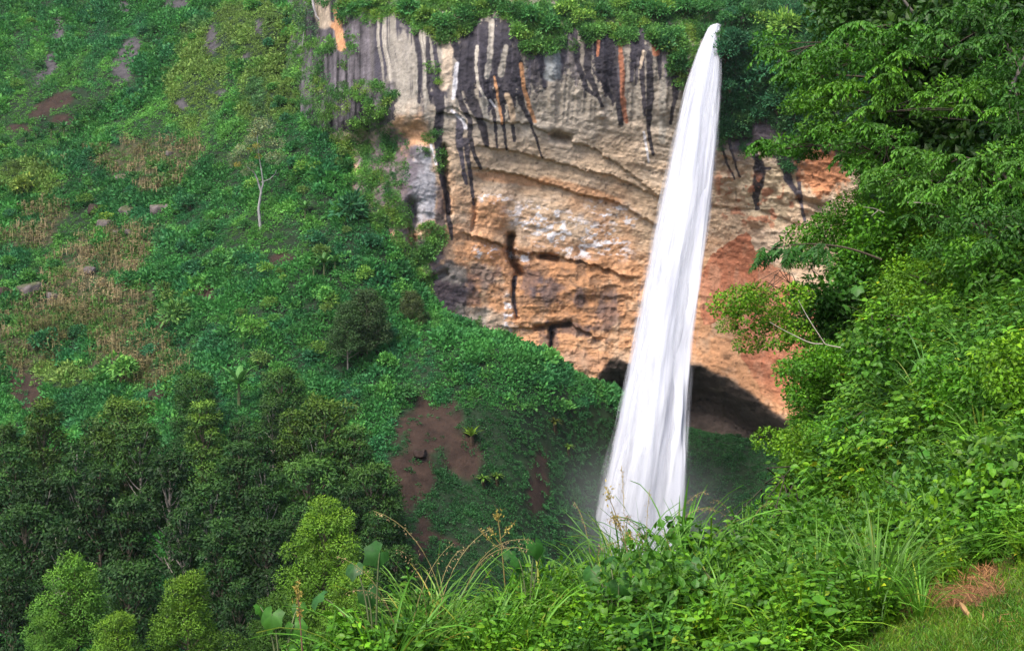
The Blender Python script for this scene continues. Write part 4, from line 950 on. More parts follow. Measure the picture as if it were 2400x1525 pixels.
near_ = d < 17
sz = rng.uniform(.6, 1.3, len(p)) * np.clip(d / 12, .8, 1.25) * (1 + .6 * cov(u, v, 204, 55))
fall_ = np.where(p[:, 2] < -3.6, 1.0, 1.0)
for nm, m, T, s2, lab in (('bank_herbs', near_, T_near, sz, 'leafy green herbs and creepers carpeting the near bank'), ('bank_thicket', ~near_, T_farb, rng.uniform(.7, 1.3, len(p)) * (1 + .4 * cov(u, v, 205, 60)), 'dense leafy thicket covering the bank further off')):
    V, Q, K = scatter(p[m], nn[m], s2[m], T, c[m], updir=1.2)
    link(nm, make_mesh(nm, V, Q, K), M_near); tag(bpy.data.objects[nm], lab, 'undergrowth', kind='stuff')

# ---- mown grass at the lower right
nb = 70000
u = rng.uniform(1780, 2560, nb); v = rng.uniform(1270, 1760, nb); u = np.r_[u, rng.uniform(2560, 3700, 50000)]; v = np.r_[v, rng.uniform(1250, 2000, 50000)]; nb = len(u); h, ok = bankpt(u, v, 3, 30); lawnm = v > LAWN_V(u) - 60 + 30 * cov(u, v, 206, 30)
k = ok & lawnm & (rng.random(nb) > .9 * zone(u, v, DRYP)) & ((v > LAWN_V(u)) | (rng.random(nb) < .35)); h, u, v = h[k], u[k], v[k]; n = len(h)
ax = norm(rng.normal(0, .42, (n, 3)) * [1, 1, 0] + [0, 0, 1]); L = rng.uniform(.022, .055, n) * (1 + .5 * cov(u, v, 207, 40))
side = norm(np.cross(ax, rand_dir(n))); wd = .0030
m1 = h + ax * (L * .55)[:, None]; tp = h + (ax + rng.normal(0, .25, (n, 3)) * [1, 1, .2]) * L[:, None]
V = np.stack([h - side * wd, h + side * wd, m1 + side * wd * .8, m1 - side * wd * .8, tp + side * .0008, tp - side * .0008], 1).reshape(-1, 3)
i = np.arange(n)[:, None] * 6; Q = np.concatenate([i + [0, 1, 2, 3], i + [3, 2, 4, 5]])
c = lerp(np.ones((n, 3)) * [.070, .175, .022], [.135, .235, .030], np.clip(.5 + .8 * cov(u, v, 208, 50), 0, 1)); c = lerp(c, [.26, .17, .075], .6 * (rng.random(n) < .16)); c *= rng.uniform(.5, 1.1, (n, 1))
link('lawn_grass', make_mesh('lawn_grass', V, Q, np.repeat(c, 6, 0)), M_blade); tag(bpy.data.objects['lawn_grass'], 'short mown grass in the bottom right corner', 'grass', kind='stuff')
# withered grass on the scraped patch
n = 9000; u = rng.uniform(2040, 2400, n); v = rng.uniform(1290, 1470, n); h, ok = bankpt(u, v, 3, 30); k = ok & (rng.random(n) < zone(u, v, DRYP) * .9 + .03); h = h[k]; n = len(h)
ax = norm(rng.normal(0, 1, (n, 3)) * [1, 1, .25] + [0, 0, .18]); L = rng.uniform(.05, .16, n); V, Q = cards(h + [0, 0, .01], ax, [0, 0, 1.] + .3 * rng.normal(size=(n, 3)), L, .006)
link('withered_grass', make_mesh('withered_grass', V, Q, np.repeat(np.array([[.34, .17, .075]]) * rng.uniform(.5, 1.4, (n, 1)), 4, 0)), M_dry); tag(bpy.data.objects['withered_grass'], 'reddish brown withered grass on the scraped patch', 'grass', kind='stuff')

# ------------------------------------------------------------------ plants made of leafy lumps at the ends of stems
def ball(n, L, wide=.6, hang=.15, sq=.8, inner=.45):
    d = rand_dir(n, -.8); p = d * (inner + (1 - inner) * rng.random(n) ** .5)[:, None] * [1, 1, sq]
    ax = norm(d * .7 + .8 * rand_dir(n) + [0, 0, .1 - hang]); nr = norm(d + [0, 0, .8] + .5 * rand_dir(n)); sz = L * rng.uniform(.6, 1.25, n)
    V, Q = leaves(p, ax, nr, sz, sz * wide, .15, .2)
    K = rng.uniform(.7, 1.2, (n, 1)) * np.ones((1, 3)) + (rng.random((n, 1)) < .3 * np.clip(d[:, 2:3] + .4, 0, 1)) * np.array([[.7, .4, 0]])
    return V, Q, np.repeat(K, LV, 0)
def spray(nt=15, L=.10, R_=.75, pairs=7, droop=.45):
    """A flat, drooping spray of twigs with paired leaflets (unit radius about 1)."""
    g = Geo()
    for k in range(nt):
        a = k * 2.399 + rng.uniform(-.3, .3); rr = rng.uniform(.55, 1.0); el = rng.uniform(-.05, .55) * (1.2 - rr)
        s0 = rng.uniform(0, .25); hd = np.array([math.cos(a), math.sin(a), 0])
        t = np.linspace(s0, 1, pairs + 2)[:, None]; st = hd * rr * t + np.array([0, 0, 1]) * (el * t + .18 * (1 - t) - droop * rr * t ** 2.2)
        V, Q = tube(st, .007, 3); g.add(V, Q, [.8, .7, .5])
        tn = norm(np.gradient(st, axis=0)); sd = np.cross(tn, [0, 0, 1])
        for sgn in (1, -1):
            m = pairs + 1; pp = st[1:]; ax = norm(sd[1:] * sgn + tn[1:] * .7 + np.array([0, 0, -.35]) + .25 * rng.normal(size=(m, 3))); nr = np.array([0, 0, 1.]) + .35 * rng.normal(size=(m, 3)); sz = L * rng.uniform(.7, 1.2, m) / R_
            V, Q = leaves(pp, ax, nr, sz, sz * .48, .12, .3)
            f = np.linspace(.75, 1.25, m)[:, None] * rng.uniform(.8, 1.2, (m, 1)); g.add(V, Q, np.repeat(f * np.ones((1, 3)) + (rng.random((m, 1)) < .15) * np.array([[.5, .3, 0]]), LV, 0))
    return g.get()
def lumps_plant(name, lab, cat, base, lumps, tm, col, vary=.2, mat=None, trunk=None, hgt=None, group=None, stem_r=.03, part='leaves', stemc=(.06, .045, .032), spill=.9):
    """lumps: (u, v, depth, radius in photo pixels); base: a point on the bank."""
    base = np.asarray(base, float); g, gs, limbs = Geo(), Geo(), []
    for lm in lumps:
        (u, v, d, rp), cl_ = lm[:4], (lm[4] if len(lm) > 4 else col)
        c = P(u, v, d); r = rp * d / FPX
        tv, tq, tk = tm[rng.integers(len(tm))]; a = rng.uniform(0, 6.28); ca, sa = math.cos(a), math.sin(a)
        Rm = np.array([[ca, sa, 0], [-sa, ca, 0], [0, 0, 1.]]); g.add(tv @ Rm * r + (c - base), tq, tk * (np.array(cl_) * rng.uniform(1 - vary, 1 + vary)))
        if trunk: continue
        if cat != 'tree' or not limbs or (len(limbs) < 7 and min(np.linalg.norm(c - l_[-1]) for l_ in limbs) > 1.2):
            e = c - base; L_ = np.linalg.norm(e); pts = bez([0, 0, -.2], [e[0] * .35, e[1] * .35, e[2] * .75 + .15 * L_], e - np.array([0, 0, .15 * r]), 8)
            pts[1:-1] += rng.normal(0, .02 * L_, (6, 3)); limbs.append(pts + base); wd = np.linspace(stem_r, stem_r * .22, 8)
        else:
            l_ = min(limbs, key=lambda q: np.linalg.norm(c - q[-1])); s0 = l_[5 if rng.random() < .6 else 6] - base; e = c - base
            pts = bez(s0, (s0 + e) / 2 + [0, 0, .1], e - np.array([0, 0, .1 * r]), 6); wd = np.linspace(stem_r * .22, stem_r * .1, 6)
        V, Q = tube(pts, wd, 5); gs.add(V, Q, np.array(stemc) * rng.uniform(.8, 1.2))
    for pts_, r0_, r1_ in (trunk or []):
        q = np.array([P(*a) for a in pts_]); q = np.concatenate([q[k_] + (q[k_ + 1] - q[k_]) * np.linspace(0, 1, 5)[:-1, None] for k_ in range(len(q) - 1)] + [q[-1:]])
        V, Q = tube(q - base, np.linspace(r0_, r1_, len(q)), 6); gs.add(V, Q, stemc)
    r_ = empty(name, base, lab, cat, group)
    link(part, g.mesh(part), mat or M_near, r_); link('trunk' if cat == 'tree' else 'stems', gs.mesh('stems', True), M_bark, r_)
    return r_
def dep_tr(u, v): return 41 - 15 * (u - 1780) / 620 - 4 * v / 500
SP = [spray(17, .125, .62, 7) for _ in range(3)] + [spray(19, .115, .62, 8, .6)] + [ball(300, .20, .5, .35, .5) for _ in range(2)]
def sprays(pts, extra=2, r=58, near=0):
    out = []
    for u, v in pts:
        out.append((u, v, dep_tr(u, v) - near + rng.normal(0, .5), r * rng.uniform(.8, 1.2)))
        for _ in range(extra): out.append((u + rng.normal(0, 32), v + rng.normal(10, 20), dep_tr(u, v) - near + rng.uniform(.2, 1.8), r * rng.uniform(.6, 1.0)))
    return out
def bbase(u, v): h, ok = bankpt(u, v); return h[0]
GA, GB, GC = (.048, .132, .030), (.066, .160, .030), (.040, .110, .036)
lumps_plant('overhanging_tree', 'leafy tree at top right whose upper boughs reach left towards the waterfall lip', 'tree', bbase(2330, 260), sprays([(1815,120),(1880,140),(1945,110),(2010,62),(2060,92),(2130,62),(1850,175),(1920,180),(1975,150),(2050,135),(2100,110)]), SP, GA, stem_r=.10, part='crown')
lumps_plant('overhanging_tree', 'tree in the top right corner with pale drooping leaf sprays', 'tree', bbase(2400, 300), sprays([(2200,82),(2270,45),(2340,92),(2380,35),(2385,150),(2330,165),(2385,225),(2260,112),(2390,290),(2190,30),(2300,20)]), SP, GC, stem_r=.10, part='crown')
lumps_plant('overhanging_tree', 'tree below the top right boughs with yellowish leaves hanging over dark gaps', 'tree', bbase(2250, 420), sprays([(1960,205),(2010,205),(1950,262),(2000,292),(2060,255),(1900,235),(2120,130),(2110,210),(2080,180),(2180,250),(2250,220),(2300,205),(2340,260)]), SP, GB, stem_r=.08, part='crown')
lumps_plant('overhanging_tree', 'tree whose long lowest bough points left across the brown cliff', 'tree', bbase(2170, 480), sprays([(1785,350),(1835,340),(1890,325),(1940,300),(1960,335),(2010,330),(2050,300),(2100,322),(1990,370),(2040,385),(2090,400)], 2, 50), SP, GA, stem_r=.08, part='crown')
lumps_plant('overhanging_tree', 'tree with layered glossy leaf sprays at the right above the shrubs', 'tree', bbase(2330, 560), sprays([(2100,385),(2160,362),(2230,372),(2300,382),(2350,362),(2150,425),(2220,442),(2300,452),(2370,432),(2110,450),(2260,410),(2390,390)], 2, 60, 1), SP, (.062, .150, .042), stem_r=.08, part='crown')
lumps_plant('overhanging_tree', 'low tree with dark glossy sprays at the right edge', 'tree', bbase(2400, 640), sprays([(2200,500),(2280,520),(2350,500),(2390,540),(2320,570),(2240,560)], 2, 60, 1), SP, GC, stem_r=.06, part='crown')
BFs = 0
BF = [ball(320, .23) for _ in range(3)]; BFine = [ball(460, .165, .7) for _ in range(3)]; BBig = [ball(170, .29, .85, .4) for _ in range(3)]; BFlat = [ball(300, .21, .5, .3, .5) for _ in range(3)]
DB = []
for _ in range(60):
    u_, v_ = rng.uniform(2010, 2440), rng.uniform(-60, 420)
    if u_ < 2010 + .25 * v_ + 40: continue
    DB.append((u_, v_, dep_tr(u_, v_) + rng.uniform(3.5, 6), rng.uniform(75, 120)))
lumps_plant('dark_tree', 'dense dark tree added to blacken the gaps behind the top right boughs', 'tree', bbase(2300, 330), DB, BF, (.022, .055, .022), stem_r=.12, part='crown')  # near-black leaves added to stand in for shade between the boughs
lumps_plant('dark_tree', 'dark leafy tree at the top edge behind the boughs that reach left', 'tree', bbase(2150, 330), [(rng.uniform(1960, 2160), rng.uniform(-70, 70), 40 + rng.uniform(0, 4), rng.uniform(60, 95)) for _ in range(20)], BF, (.040, .100, .030), stem_r=.12, part='crown')
def lum(pts, d, r, ex=1):
    o = []
    for u, v in pts:
        o.append((u, v, d + rng.normal(0, .4), r * rng.uniform(.8, 1.2)))
        for _ in range(ex): o.append((u + rng.normal(0, .6 * r), v + rng.normal(.3 * r, .5 * r), d + rng.uniform(0, 1.2), r * rng.uniform(.5, .9)))
    return o
YG, BG, MG, DG = (.105, .205, .028), (.070, .180, .028), (.055, .140, .032), (.034, .100, .032)
SB = [('shrub with sparse bright leaves reaching furthest left over the brown cliff', 1960, 800, [(1700,715),(1735,700),(1775,690),(1760,750),(1815,740),(1860,700),(1815,795),(1870,780)], 31, 42, BFine, YG, 1),
 ('small bright shrub growing above the leftmost reaching shrub, against red rock', 1990, 660, [(1880,560),(1930,540),(1960,505),(1990,475),(2010,540)], 36, 45, BFine, BG, 2), ('bright shrub below the layered tree with feathery light leaves', 2080, 620, [(2050,520),(2100,560),(2140,510),(2070,590),(2020,590)], 33, 55, BFine, BG, 2),
 ('yellow green shrub right of the dark hollow', 2200, 760, [(2120,640),(2170,650),(2215,640),(2140,700),(2190,715),(2240,700)], 27, 55, BFine, YG, 2), ('mid green shrub under the dark glossy tree', 2320, 680, [(2260,600),(2310,640),(2360,620),(2300,690),(2390,680)], 23, 60, BF, MG, 2),
 ('dark shrub in the hollow behind the bare twigs', 2040, 720, [(1900,690),(1940,720),(1880,740),(1980,690),(2010,660),(1960,760)], 33, 55, BF, DG, 2), ('shrub with large round leaves at the lip of the dark hollow', 2100, 860, [(2030,800),(2080,790),(2050,850),(2110,830),(2140,770)], 22.5, 48, BBig, MG, 1),
 ('bright shrub against the lower orange cliff edge', 1990, 980, [(1868,880),(1895,850),(1930,830),(1880,930),(1930,900),(1960,860),(1900,970)], 28.5, 50, BFine, BG, 2), ('yellow green shrub bulging over the dark gorge', 1950, 1160, [(1860,1050),(1890,1020),(1880,1090),(1920,1060),(1870,1140),(1920,1130),(1890,1190),(1940,1180)], 22, 50, BFine, YG, 2),
 ('low shrub with pale tips at the shoulder of the bank above the grass', 1880, 1300, [(1800,1250),(1850,1240),(1900,1230),(1830,1290),(1760,1300)], 17, 50, BF, MG, 1), ('leafy shrub at the right edge with broad pale leaves', 2400, 1200, [(2310,1090),(2360,1070),(2395,1120),(2330,1150),(2385,1190),(2290,1170)], 11.5, 70, BBig, (.070, .150, .050), 1),
 ('dark leaved shrub beside the lawn at the right edge', 2420, 1290, [(2360,1240),(2400,1270),(2320,1250)], 10.5, 60, BF, MG, 1), ('small shrub with fine leaves between grass clumps on the bank', 2060, 1080, [(1960,1010),(2000,1040),(1990,1090),(2040,1070)], 19, 45, BFine, BG, 1), ('shrub with bright round leaves in the middle of the right bank', 2260, 960, [(2200,880),(2250,900),(2230,950),(2290,930)], 16.5, 60, BF, BG, 1),
 ('spreading shrub near the right edge above the broad leaved one', 2390, 960, [(2330,850),(2380,830),(2360,910),(2400,900)], 15, 65, BF, YG, 1)]
for lab, bu, bv, pts, d, r, tm, col, ex in SB: lumps_plant('shrub', lab, 'shrub', bbase(bu, bv), lum(pts, d, r, ex), tm, col, stem_r=.022)
# small bushy herbs over the bank, told apart by nothing but where they stand
HB = [[ball(260, .17, w, h) for _ in range(2)] for w, h in ((.6, .1), (.8, .3), (.42, 0))]; hbm = []
for q in HB:
    for V, Q, K in q: hbm.append(make_mesh('leaves', V * [.5, .5, .55] + [0, 0, .3], Q, K))
hs = stems_mesh('stems', 6, .35, .010)
spots = 0
while spots < 85:
    u, v = rng.uniform(560, 2400), rng.uniform(900, 1520); h, ok = bankpt(u, v)
    if not ok[0] or v > LAWN_V(u) - 40 or zone(np.array([u]), np.array([v]), DRYP)[0] > .2: continue
    k = rng.integers(3); cc = [np.array((.060, .155, .032)), np.array((.095, .200, .030)), np.array((.060, .140, .065))][k]
    lb = ['mid green bushy herb among the plants of the near bank', 'yellow green bushy herb among the plants of the near bank', 'grey green bushy herb among the plants of the near bank'][k]
    r = empty('bushy_herb', h[0], lb, 'herb', lb.split(' among')[0] + 's on the bank'); s = rng.uniform(.45, 1.0); r.scale = (s,) * 3; r.rotation_euler.z = rng.uniform(0, 6.28)
    link('leaves', hbm[rng.integers(6)], M_near, r, color=cc * rng.uniform(.8, 1.2)); link('stems', hs, M_bark, r); spots += 1

# ------------------------------------------------------------------ tall arching grass
def grass_clump(n, L, w, arch=1.3, spread=.12):
    g = Geo(); m = 8
    for k in range(n):
        a = rng.uniform(0, 6.28); hd = np.array([math.cos(a), math.sin(a), 0]); l = L * rng.uniform(.55, 1.1); el = rng.uniform(.95, 1.5); ar = arch * rng.uniform(.4, 1.25)
        t = np.linspace(0, 1, m); an = el - ar * t ** 1.6; c = np.concatenate([[[0, 0, 0]], np.cumsum((np.cos(an[:-1])[:, None] * hd + np.sin(an[:-1])[:, None] * [0, 0, 1]) * l / (m - 1), 0)]) + hd * rng.uniform(0, spread)
        sd = norm(np.cross(hd, [0, 0, 1]) + .3 * rng.normal(size=3)); wd = w * np.array([.55, .8, 1, 1, .9, .7, .4, .04]) * rng.uniform(.7, 1.2)
        V = np.stack([c + sd * wd[:, None] / 2, c + [0, 0, -.25 * w], c - sd * wd[:, None] / 2], 1); i = np.arange(m * 3).reshape(m, 3)
        Q = np.concatenate([np.stack([i[:-1, j], i[:-1, j + 1], i[1:, j + 1], i[1:, j]], -1) for j in (0, 1)])
        f = rng.uniform(.75, 1.3); dry = rng.random() < .1; g.add(V.reshape(-1, 3), Q, np.array([2.2, 1.1, 1.2]) * f if dry else np.array([1, 1, 1]) * f)
    return g
def seed_stem(g, base, tip, bend, n=44, L=.22, sz=.018):
    st = bez(base, bend, tip, 12); V, Q = tube(st, np.linspace(.004, .0018, 12), 4); g.add(V, Q, [.30, .24, .10])
    t = 1 - rng.random(n) ** 1.2 * .45; i = np.clip(t * 11, 0, 10.99); p = st[i.astype(int)] + (st[i.astype(int) + 1] - st[i.astype(int)]) * (i % 1)[:, None]
    ax = norm(rng.normal(size=(n, 3)) + [0, 0, -.9]); V, Q = cards(p + ax * rng.uniform(0, .03, (n, 1)), ax, rng.normal(size=(n, 3)), sz * rng.uniform(.7, 1.4, n), sz * .42); g.add(V, Q, np.repeat(np.array([[.36, .25, .13]]) * rng.uniform(.6, 1.3, (n, 1)), 4, 0))
gcm = [grass_clump(46, .95, .018).mesh('blades'), grass_clump(40, 1.1, .020, 1.6).mesh('blades'), grass_clump(60, .75, .016, 1.7).mesh('blades'), grass_clump(18, 1.15, .023, 1.3, .05).mesh('blades')]
ssm = []
for k in range(3):
    g = Geo()
    for j in range(3): a = rng.uniform(0, 6.28); hd = np.array([math.cos(a), math.sin(a), 0]); seed_stem(g, [0, 0, 0], hd * .55 + [0, 0, rng.uniform(.75, 1.1)], hd * .08 + [0, 0, .9])
    ssm.append(g.mesh('seed_heads'))
GR = [ (1290,1450,1.0,1,(.10,.20,.06),1,'arching grass whose brown heads lean right, left of the lobed dark leaves'), (1180,1470,.9,2,(.11,.20,.06),0,'fine pale grass under the thin yellow flowering stalk'), (1420,1450,.9,0,(.09,.20,.05),0,'green grass clump at the left foot of the white water'), (1510,1430,.95,1,(.09,.19,.05),1,'arching grass crossing the white water at its foot'), (1610,1420,.9,1,(.10,.21,.05),0,'wide arching grass right of the one long blade'), (1060,1540,1.0,2,(.13,.19,.06),1,'fine tawny headed grass low at the gap of the bank edge'), (980,1560,.75,0,(.10,.20,.05),0,'green arching grass at the left side of the bank gap'), # pixel of the foot, size, form, colour, seed heads, label
 (640,1520,.95,3,(.085,.190,.050),0,'tall broad bladed grass standing before the dark wood'), (590,1640,.75,3,(.10,.20,.045),0,'arching grass leaning left over the edge beside the large leaves'), (45,1660,1.0,3,(.10,.20,.08),0,'pale grass shoot in the bottom left corner'), (395,1640,.6,3,(.10,.21,.05),0,'short grass shoots at the bottom edge left of the large leaves'),
 (1080,1480,.85,0,(.095,.195,.050),1,'tall grass with brown heads left of the gap in the bank edge'), (1010,1560,.85,1,(.095,.190,.045),1,'straw tipped grass leaning over the gorge edge'), (950,1600,.8,2,(.13,.18,.05),1,'withered topped grass tuft below the straw tipped grass'), (1250,1420,1.0,1,(.085,.19,.055),0,'arching grass at the crest of the bank right of the thin yellow stalk'),
 (1330,1440,1.05,0,(.09,.19,.05),1,'dense arching grass with brown heads left of the waterfall foot'), (1395,1440,.9,2,(.10,.20,.06),1,'fine grass with seed heads just left of the waterfall foot'), (1465,1420,1.15,0,(.075,.17,.06),1,'grass with tall nodding seed heads in front of the waterfall foot'), (1540,1400,1.0,3,(.075,.19,.045),1,'dark bladed grass in front of the right edge of the waterfall'), (1590,1390,1.2,3,(.095,.22,.04),0,'upright grass with one long blade beside the waterfall foot'),
 (1680,1370,.9,1,(.09,.19,.06),1,'grass clump at the right of the waterfall foot'), (1740,1360,.8,0,(.10,.19,.05),1,'brown headed grass on the bank shoulder'), (1910,1130,1.3,2,(.10,.19,.05),1,'grass with brownish heads on the shoulder above the gorge'), (1960,1040,1.3,0,(.10,.21,.05),0,'narrow upright grass among the herbs of the shoulder'), (2120,980,1.2,1,(.10,.21,.075),0,'fountain of pale arching grass in the middle of the bank'),
 (2180,1000,1.2,1,(.09,.20,.08),0,'second fountain of pale arching grass right of the first'), (2080,960,1.1,2,(.12,.19,.05),1,'grass with tawny heads left of the pale fountains'), (2280,860,1.1,1,(.10,.21,.06),0,'arching grass on the bank near the right edge'), (2360,800,1.1,0,(.10,.21,.055),0,'long bladed grass near the right edge below the shrubs'), (2230,740,1.2,0,(.10,.19,.05),0,'thin grass in front of the yellow green shrub'),
 (2010,1150,1.0,3,(.11,.22,.035),0,'single upright bright grass shoot in the herbs'), (1950,1180,.9,2,(.10,.20,.045),0,'low bright grass tuft below the single upright shoot'), (2390,700,1.1,2,(.10,.18,.05),0,'thin grass at the right edge under the trees'), (2340,380,1.2,1,(.07,.14,.05),0,'drooping grass in the shade of the top right trees'), (1700,1400,.8,2,(.09,.20,.04),0,'low grass tuft below the brown headed grass'),
 (1880,1420,.7,0,(.09,.20,.045),0,'grass tuft among the herbs at bottom centre right'), (1650,1500,.7,1,(.085,.19,.05),0,'arching grass low down at bottom centre'), (2050,1400,.6,0,(.08,.20,.03),0,'bright grass tuft left of the scraped brown patch'), (2160,1450,.6,2,(.085,.20,.03),0,'fine grass tuft at the edge of the lawn'), (1230,1560,.8,3,(.095,.21,.035),0,'broad bright grass at the bottom left of the herbs'), (1130,1600,.8,0,(.10,.21,.035),0,'broad grass at the bottom edge under the straw tipped grass'), (900,1640,.9,3,(.085,.20,.04),0,'upright grass at the bottom edge right of the large leaves')]
for u, v, s, k, c, sd_, lab in GR:
    h, ok = bankpt(u, v)
    if not ok[0]: print('grass missed', lab); continue
    r = empty('tall_grass', h[0], lab, 'grass'); s *= 1.3 if v < 1250 else (.95 if 1200 < u < 1720 else 1.05); r.scale = (s,) * 3; r.rotation_euler.z = rng.uniform(0, 6.28)
    link('blades', gcm[k], M_blade, r, color=np.array(c) * 1.15)
    if sd_: link('seed_heads', ssm[rng.integers(3)], M_dry, r)
# smaller grass tufts
n_ = 0
while n_ < 110:
    u, v = rng.uniform(900, 2400), rng.uniform(560, 1500); h, ok = bankpt(u, v)
    if not ok[0] or v > LAWN_V(u) - 20 or zone(np.array([u]), np.array([v]), DRYP)[0] > .1: continue
    r = empty('grass_tuft', h[0], 'slender green grass tuft among the herbs of the near bank', 'grass', 'slender grass tufts on the bank'); r.scale = (rng.uniform(.5, .95) * (1 + .5 * (v < 1100)),) * 3; r.rotation_euler.z = rng.uniform(0, 6.28)
    link('blades', gcm[rng.choice([0, 1, 2, 2])], M_blade, r, color=np.array([.11, .215, .055]) * rng.uniform(.75, 1.25)); n_ += 1

# ------------------------------------------------------------------ plants with large lobed leaves
def lobed_leaf(S):
    """A broad five-pointed leaf with veins folded in, hanging from its stalk."""
    ang = np.radians([-150, -115, -85, -55, -30, 0, 30, 55, 85, 115, 150]); rad = np.array([.48, .66, .62, .82, .76, 1.0, .76, .82, .62, .66, .48]) * S
    rim = np.stack([np.sin(ang) * rad, np.cos(ang) * rad, -.48 * rad ** 2 / S + .07 * S * (np.arange(11) % 2 == 0)], 1)
    mid = rim * .5; mid[:, 2] = -.10 * S + .05 * S * (np.arange(11) % 2 == 0); V = np.concatenate([[[0, 0, 0]], mid, rim]); Q = []
    for k in range(10): Q += [[1 + k, 12 + k, 13 + k, 2 + k]]
    for k in range(0, 10, 2): Q += [[0, 1 + k, 2 + k, 3 + k]]
    K = np.ones((23, 1)) * np.ones((1, 3)); K[1:12:2] *= 1.25; K[0] *= 1.3
    return V, np.array(Q), K
LF = lobed_leaf(1.0)
lfm = make_mesh('leaf', *LF[:2], LF[2], True)
def big_plant(lab, foot, lv, col, stemc=(.10, .12, .05)):
    """lv: (u, v, depth offset, size in metres, facing tilt) for every large leaf."""
    h, ok = bankpt(*foot); b = h[0]; r = empty('large_leaved_plant', b, lab, 'plant'); d0 = proj(b)[2]; gs = Geo()
    for u, v, dd, S, tl in lv:
        c = P(u, v - .35 * S * FPX / d0, d0 + dd) - b; k = link('leaf', lfm, M_near, r, c, (-math.pi * .5 * tl + rng.normal(0, .2), rng.normal(0, .3), math.pi + rng.normal(0, .6)), S * .5, np.array(col) * rng.uniform(.75, 1.25))
        V, Q = tube(bez([0, 0, -.1], [c[0] * .3, c[1] * .3, c[2] * .9], c, 7), np.linspace(.010, .004, 7), 5); gs.add(V, Q, stemc)
    link('stem', gs.mesh('stem', True), M_bark, r); return r
LGc, LGd = (.042, .120, .034), (.026, .080, .034)
for lab, foot, lv, col in (('plant with a large hanging lobed leaf lit at the bottom left of the bank', (660,1640), [(637,1470,0,.26,.75),(690,1490,.1,.22,.6),(610,1440,.2,.15,.4),(700,1440,.3,.16,.4)], LGc), ('large leaved plant with drooping blue green leaves on a tall stem', (880,1600), [(890,1325,0,.26,.45),(830,1350,.1,.2,.5),(860,1415,.1,.24,.8),(745,1420,.2,.22,.5),(940,1480,.2,.2,.4)], (.028,.080,.050)),
    ('large dark lobed leaves at the crest left of the waterfall foot', (1240,1500), [(1255,1300,0,.26,.6),(1215,1335,.1,.24,.5),(1270,1320,.15,.22,.7),(1195,1310,.2,.18,.4)], LGd), ('lobed leaves on a dark stem at bottom centre below the waterfall', (1450,1520), [(1450,1400,0,.26,.7),(1385,1360,.2,.24,.5),(1420,1395,.1,.2,.4),(1425,1325,.3,.18,.4),(1500,1350,.3,.16,.4)], LGd),
    ('large palmate leaves in the herbs right of centre', (2190,1230), [(2180,1120,0,.24,.65),(2160,1080,.2,.26,.3),(2230,1130,.1,.22,.55),(2150,1190,-.1,.22,.5),(2190,1180,-.1,.2,.5)], LGc), ('broad heart shaped dark leaves in the hollow of the right bank', (2050,780), [(2010,690,0,.5,.4),(2050,720,.2,.45,.5),(1985,730,0,.4,.5),(2120,745,-.3,.45,.4)], (.05,.12,.06)), ('single large blue green leaf in the shrubs of the right bank', (2150,720), [(2130,655,0,.5,.5),(2110,690,.1,.35,.5)], (.07,.17,.10)),
    ('dark broad leaf clump low in the herbs at bottom centre right', (1720,1480), [(1725,1420,0,.2,.6),(1690,1410,.1,.18,.5),(1620,1340,.2,.22,.5)], LGd), ('pale broad leaves hanging at the right edge of the bank', (2390,1100), [(2340,1040,0,.2,.6),(2370,1060,0,.22,.6),(2390,1010,.2,.2,.5),(2350,1000,.2,.18,.5)], LGc)):
    big_plant(lab, foot, lv, col)

# ------------------------------------------------------------------ pinnate branch, bare twigs, thin stalks, fallen leaves, flowers
def pix_tube(name, lab, cat, pts, r0, r1, col, mat=None):
    p = np.array([P(u, v, d) for u, v, d in pts]); q = []
    for k in range(len(p) - 1): q.append(p[k] + (p[k + 1] - p[k]) * np.linspace(0, 1, 6)[:-1, None])
    q = np.concatenate(q + [p[-1:]]); q = np.stack([np.convolve(np.pad(q[:, j], 2, 'edge'), np.ones(5) / 5, 'valid') for j in range(3)], 1); b = q[0].copy(); g = Geo(); V, Q = tube(q - b, np.linspace(r0, r1, len(q)), 5); g.add(V, Q, col)
    return g, b
g, b = pix_tube('t', '', '', [(2075,612,32),(2000,583,32),(1930,572,32),(1860,572,31.5),(1800,585,31)], .035, .008, [.09, .07, .05])
r = empty('pinnate_tree', b, 'branch with dark feather like leaves reaching left across the pale rock', 'tree'); link('branch', g.mesh('branch', True), M_bark, r); g = Geo()
for k in range(30):
    st0 = P(*[(1800,592),(1825,586),(1850,580),(1875,578),(1905,578),(1935,578)][k % 6], 31.5) - b + rng.normal(0, .08, 3); a = rng.uniform(1.6, 4.9); hd = np.array([math.cos(a), .8 * math.sin(a), 0]); l = rng.uniform(.45, .8); t = np.linspace(0, 1, 15)[:, None]
    st = st0 + hd * l * t * .8 + np.array([0, 0, 1.]) * (l * (.12 * t - .75 * t ** 1.8)); V, Q = tube(st, .006, 3); g.add(V, Q, [.05, .08, .03]); tn = norm(np.gradient(st, axis=0)); sd = norm(np.cross(tn, [0, -.4, 1.]))
    for sg in (1, -1):
        ax = norm(sd * sg + .35 * tn + [0, 0, -.5] + .3 * rng.normal(size=(15, 3)))[1:]; sz = .19 * np.sin(np.linspace(.4, 2.8, 14)); V, Q = leaves(st[1:], ax, np.tile([0, -.5, .9], (14, 1)), sz, sz * .36, .1, .15); g.add(V, Q, np.array([.028, .085, .040]) * rng.uniform(.7, 1.4))
link('leaves', g.mesh('leaves'), M_near, r)
